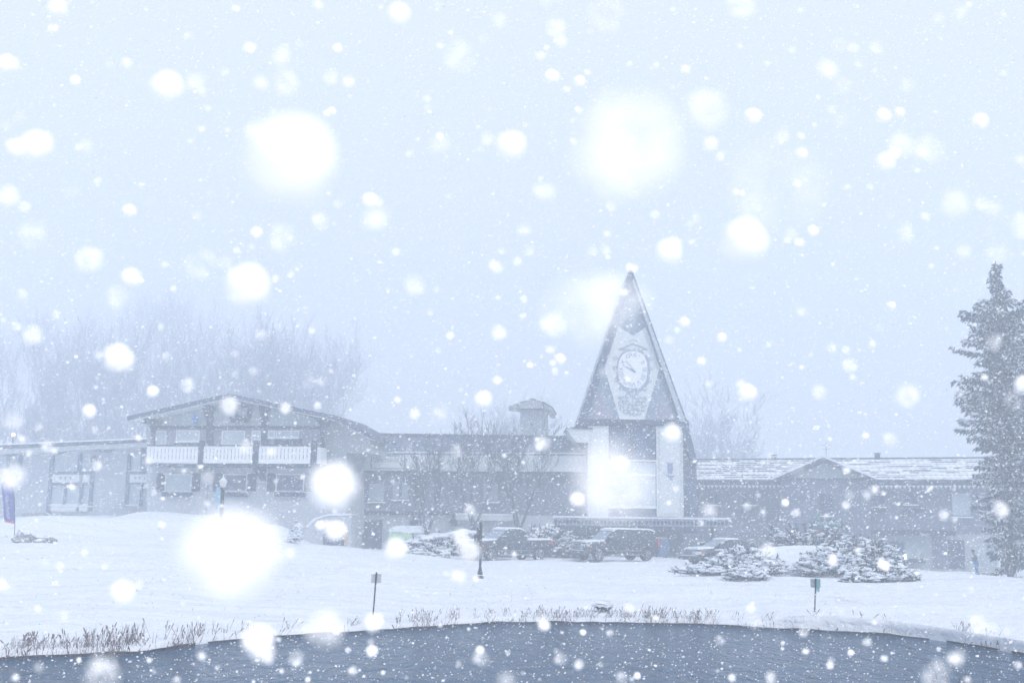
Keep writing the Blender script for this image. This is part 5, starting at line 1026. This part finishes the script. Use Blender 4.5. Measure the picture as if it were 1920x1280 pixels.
def place_flake(px, py, D, op, i):
    D *= 1.13
    # disc diameter D = (aperture + flake) / distance ; opacity about (flake/aperture)^2
    rnd = random.Random(i); s = (.014 if D > 60 else .0115) * rnd.uniform(.9, 1.1)
    d = (APER + s) * FPX / (D + APER * FPX / FOC); dr = ray(px, py).normalized(); p = CAM + dr * (d / max(.5, dr.dot(fw)))
    me = FV[i % 6] if op >= .95 else FL2[min(9, max(0, int((op * .95 - .1) / .08)))]
    o = bpy.data.objects.new('snowflake', me); COL.objects.link(o); o.location = p; o.scale = (s * rnd.uniform(.97, 1.08), s, s * rnd.uniform(.94, 1.05)); o.rotation_euler = (rnd.uniform(-.3, .3), rnd.uniform(0, 6) if op < .95 else rnd.uniform(-.4, .4), rnd.uniform(-.3, .3)); return o
for i, (x, y, D, op, lab) in enumerate(FL): tag(place_flake(x, y, D, op, i), lab, 'snowflake', 'large blurred snowflakes close to the lens')
for i, (x, y, D, op) in enumerate(SM): tag(place_flake(x, y, D, op, 100 + i), 'small round blurred white snowflake drifting in the air', 'snowflake', 'small blurred snowflakes in the air')
def fallen():
    oc = np.array([(1, 0, 0), (.2, 1, .1), (-1, 0, 0), (-.2, -1, -.1), (.9, 0, .1), (.1, 0, 1), (-.9, 0, 0), (0, .1, -1)], float); tris = np.array([(0, 1, 2), (0, 2, 3), (4, 5, 6), (4, 6, 7)])
    def cloud(n, y0, y1, pw, s0, s1, el):
        u = rng.random(n); Y = (y0 ** pw + u * (y1 ** pw - y0 ** pw)) ** (1 / pw)
        X = (rng.random(n) - .5) * 2 * (Y * .52 + 1.0); Z = CAM.z + Y * (-.155 + rng.random(n) * .64) ; 
        s = np.exp(rng.normal(0, .38, n)) * (s0 + (s1 - s0) * (Y - y0) / (y1 - y0)) / 2
        s = np.minimum(s, .03); keep = Z > .3 + .0 * Y; keep |= Y < 30; keep &= Z > WZ + .05; keep &= Z < 40
        X, Y, Z, s = X[keep], Y[keep], Z[keep], s[keep]; n = len(X)
        ax = np.stack([np.ones(n) + rng.normal(0, .25, n), rng.normal(0, .3, n), .45 + rng.normal(0, .3, n)], 1); ax /= np.linalg.norm(ax, axis=1)[:, None]
        b = np.cross(ax, np.array([0, -1, .25]) + rng.normal(0, .4, (n, 3))); b /= np.linalg.norm(b, axis=1)[:, None]; c = np.cross(ax, b)
        V = np.stack([X, Y, Z], 1)[:, None, :] + s[:, None, None] * (oc[None, :, 0, None] * ax[:, None] * el + oc[None, :, 1, None] * b[:, None] + oc[None, :, 2, None] * c[:, None] * .8)
        return V.reshape(-1, 3), n
    parts = [cloud(700, .34, 1.6, 1.4, .0034, .0075, 1.0), cloud(4200, 1.3, 9, 1.6, .0045, .009, 1.1), cloud(26000, 6, 22, 1.8, .008, .013, 1.4), cloud(230000, 16, 76, 1.7, .012, .019, 2.0)]
    V = np.vstack([p[0] for p in parts]); n = sum(p[1] for p in parts); F_ = (tris[None] + (np.arange(n) * 8)[:, None, None]).reshape(-1)
    me = bpy.data.meshes.new('falling_snow'); me.vertices.add(len(V)); me.vertices.foreach_set('co', V.astype(np.float32).ravel()); nf = n * 4
    me.loops.add(nf * 3); me.loops.foreach_set('vertex_index', F_.astype(np.int32)); me.polygons.add(nf); me.polygons.foreach_set('loop_start', np.arange(0, nf * 3, 3, dtype=np.int32)); me.update(calc_edges=True); me.materials.append(fm2)
    o = bpy.data.objects.new('falling_snow', me); COL.objects.link(o); tag(o, 'countless fine snowflakes filling the air', kind='stuff')
fallen()

# ------------------------------------------------------------------ haze
hz, N, L, b = nmat('snowy_air'); N.remove(b); vp = N.new('ShaderNodeVolumePrincipled'); vp.inputs['Color'].default_value = (.805, .89, .99, 1); vp.inputs['Density'].default_value = .0079; vp.inputs['Anisotropy'].default_value = 0.0
L.new(vp.outputs[0], N['Material Output'].inputs['Volume'])
m = MB().box(-172, 172, -37, 330, -3.5, 70); o = m.build('haze', hz); tag(o, 'pale blue snowy haze filling the air', kind='stuff')

# ------------------------------------------------------------------ light
SUN_EL, SUN_AZ = 42, -35   # high, over the photographer's left shoulder
w = bpy.data.worlds.new('World'); S.world = w; w.use_nodes = True; N = w.node_tree.nodes; L = w.node_tree.links; bg = N['Background']
sk = N.new('ShaderNodeTexSky'); sk.sky_type = 'NISHITA'; sk.sun_disc = False; sk.sun_elevation = R_(SUN_EL); sk.sun_rotation = R_(180 + SUN_AZ); sk.dust_density = 6; sk.air_density = 1.2
mx = N.new('ShaderNodeMix'); mx.data_type = 'RGBA'; mx.inputs[0].default_value = .8; L.new(sk.outputs[0], mx.inputs[6]); mx.inputs[7].default_value = (9.3, 9.5, 10.2, 1)  # even cloud deck
L.new(mx.outputs[2], bg.inputs['Color']); bg.inputs['Strength'].default_value = .053
sd = bpy.data.lights.new('sun', 'SUN'); sd.energy = 1.5; sd.angle = R_(20); sd.color = (1, .97, .93); so = bpy.data.objects.new('sun', sd); COL.objects.link(so)
az = R_(180 + SUN_AZ); el = R_(SUN_EL); dirv = Vector((math.sin(az) * math.cos(el), math.cos(az) * math.cos(el), math.sin(el))); so.rotation_euler = dirv.to_track_quat('Z', 'Y').to_euler(); so.location = dirv * 30
S.view_settings.view_transform = 'Standard'; S.view_settings.look = 'None'; S.view_settings.exposure = 1.15; S.view_settings.gamma = 1
c = S.cycles; c.use_denoising = True; c.volume_bounces = 2; c.max_bounces = 6; c.diffuse_bounces = 4; c.glossy_bounces = 2; c.transparent_max_bounces = 6; c.sample_clamp_indirect = 6
try: c.denoiser = 'OPENIMAGEDENOISE'; c.denoising_prefilter = 'ACCURATE'
except Exception: pass
S.render.engine = 'CYCLES'
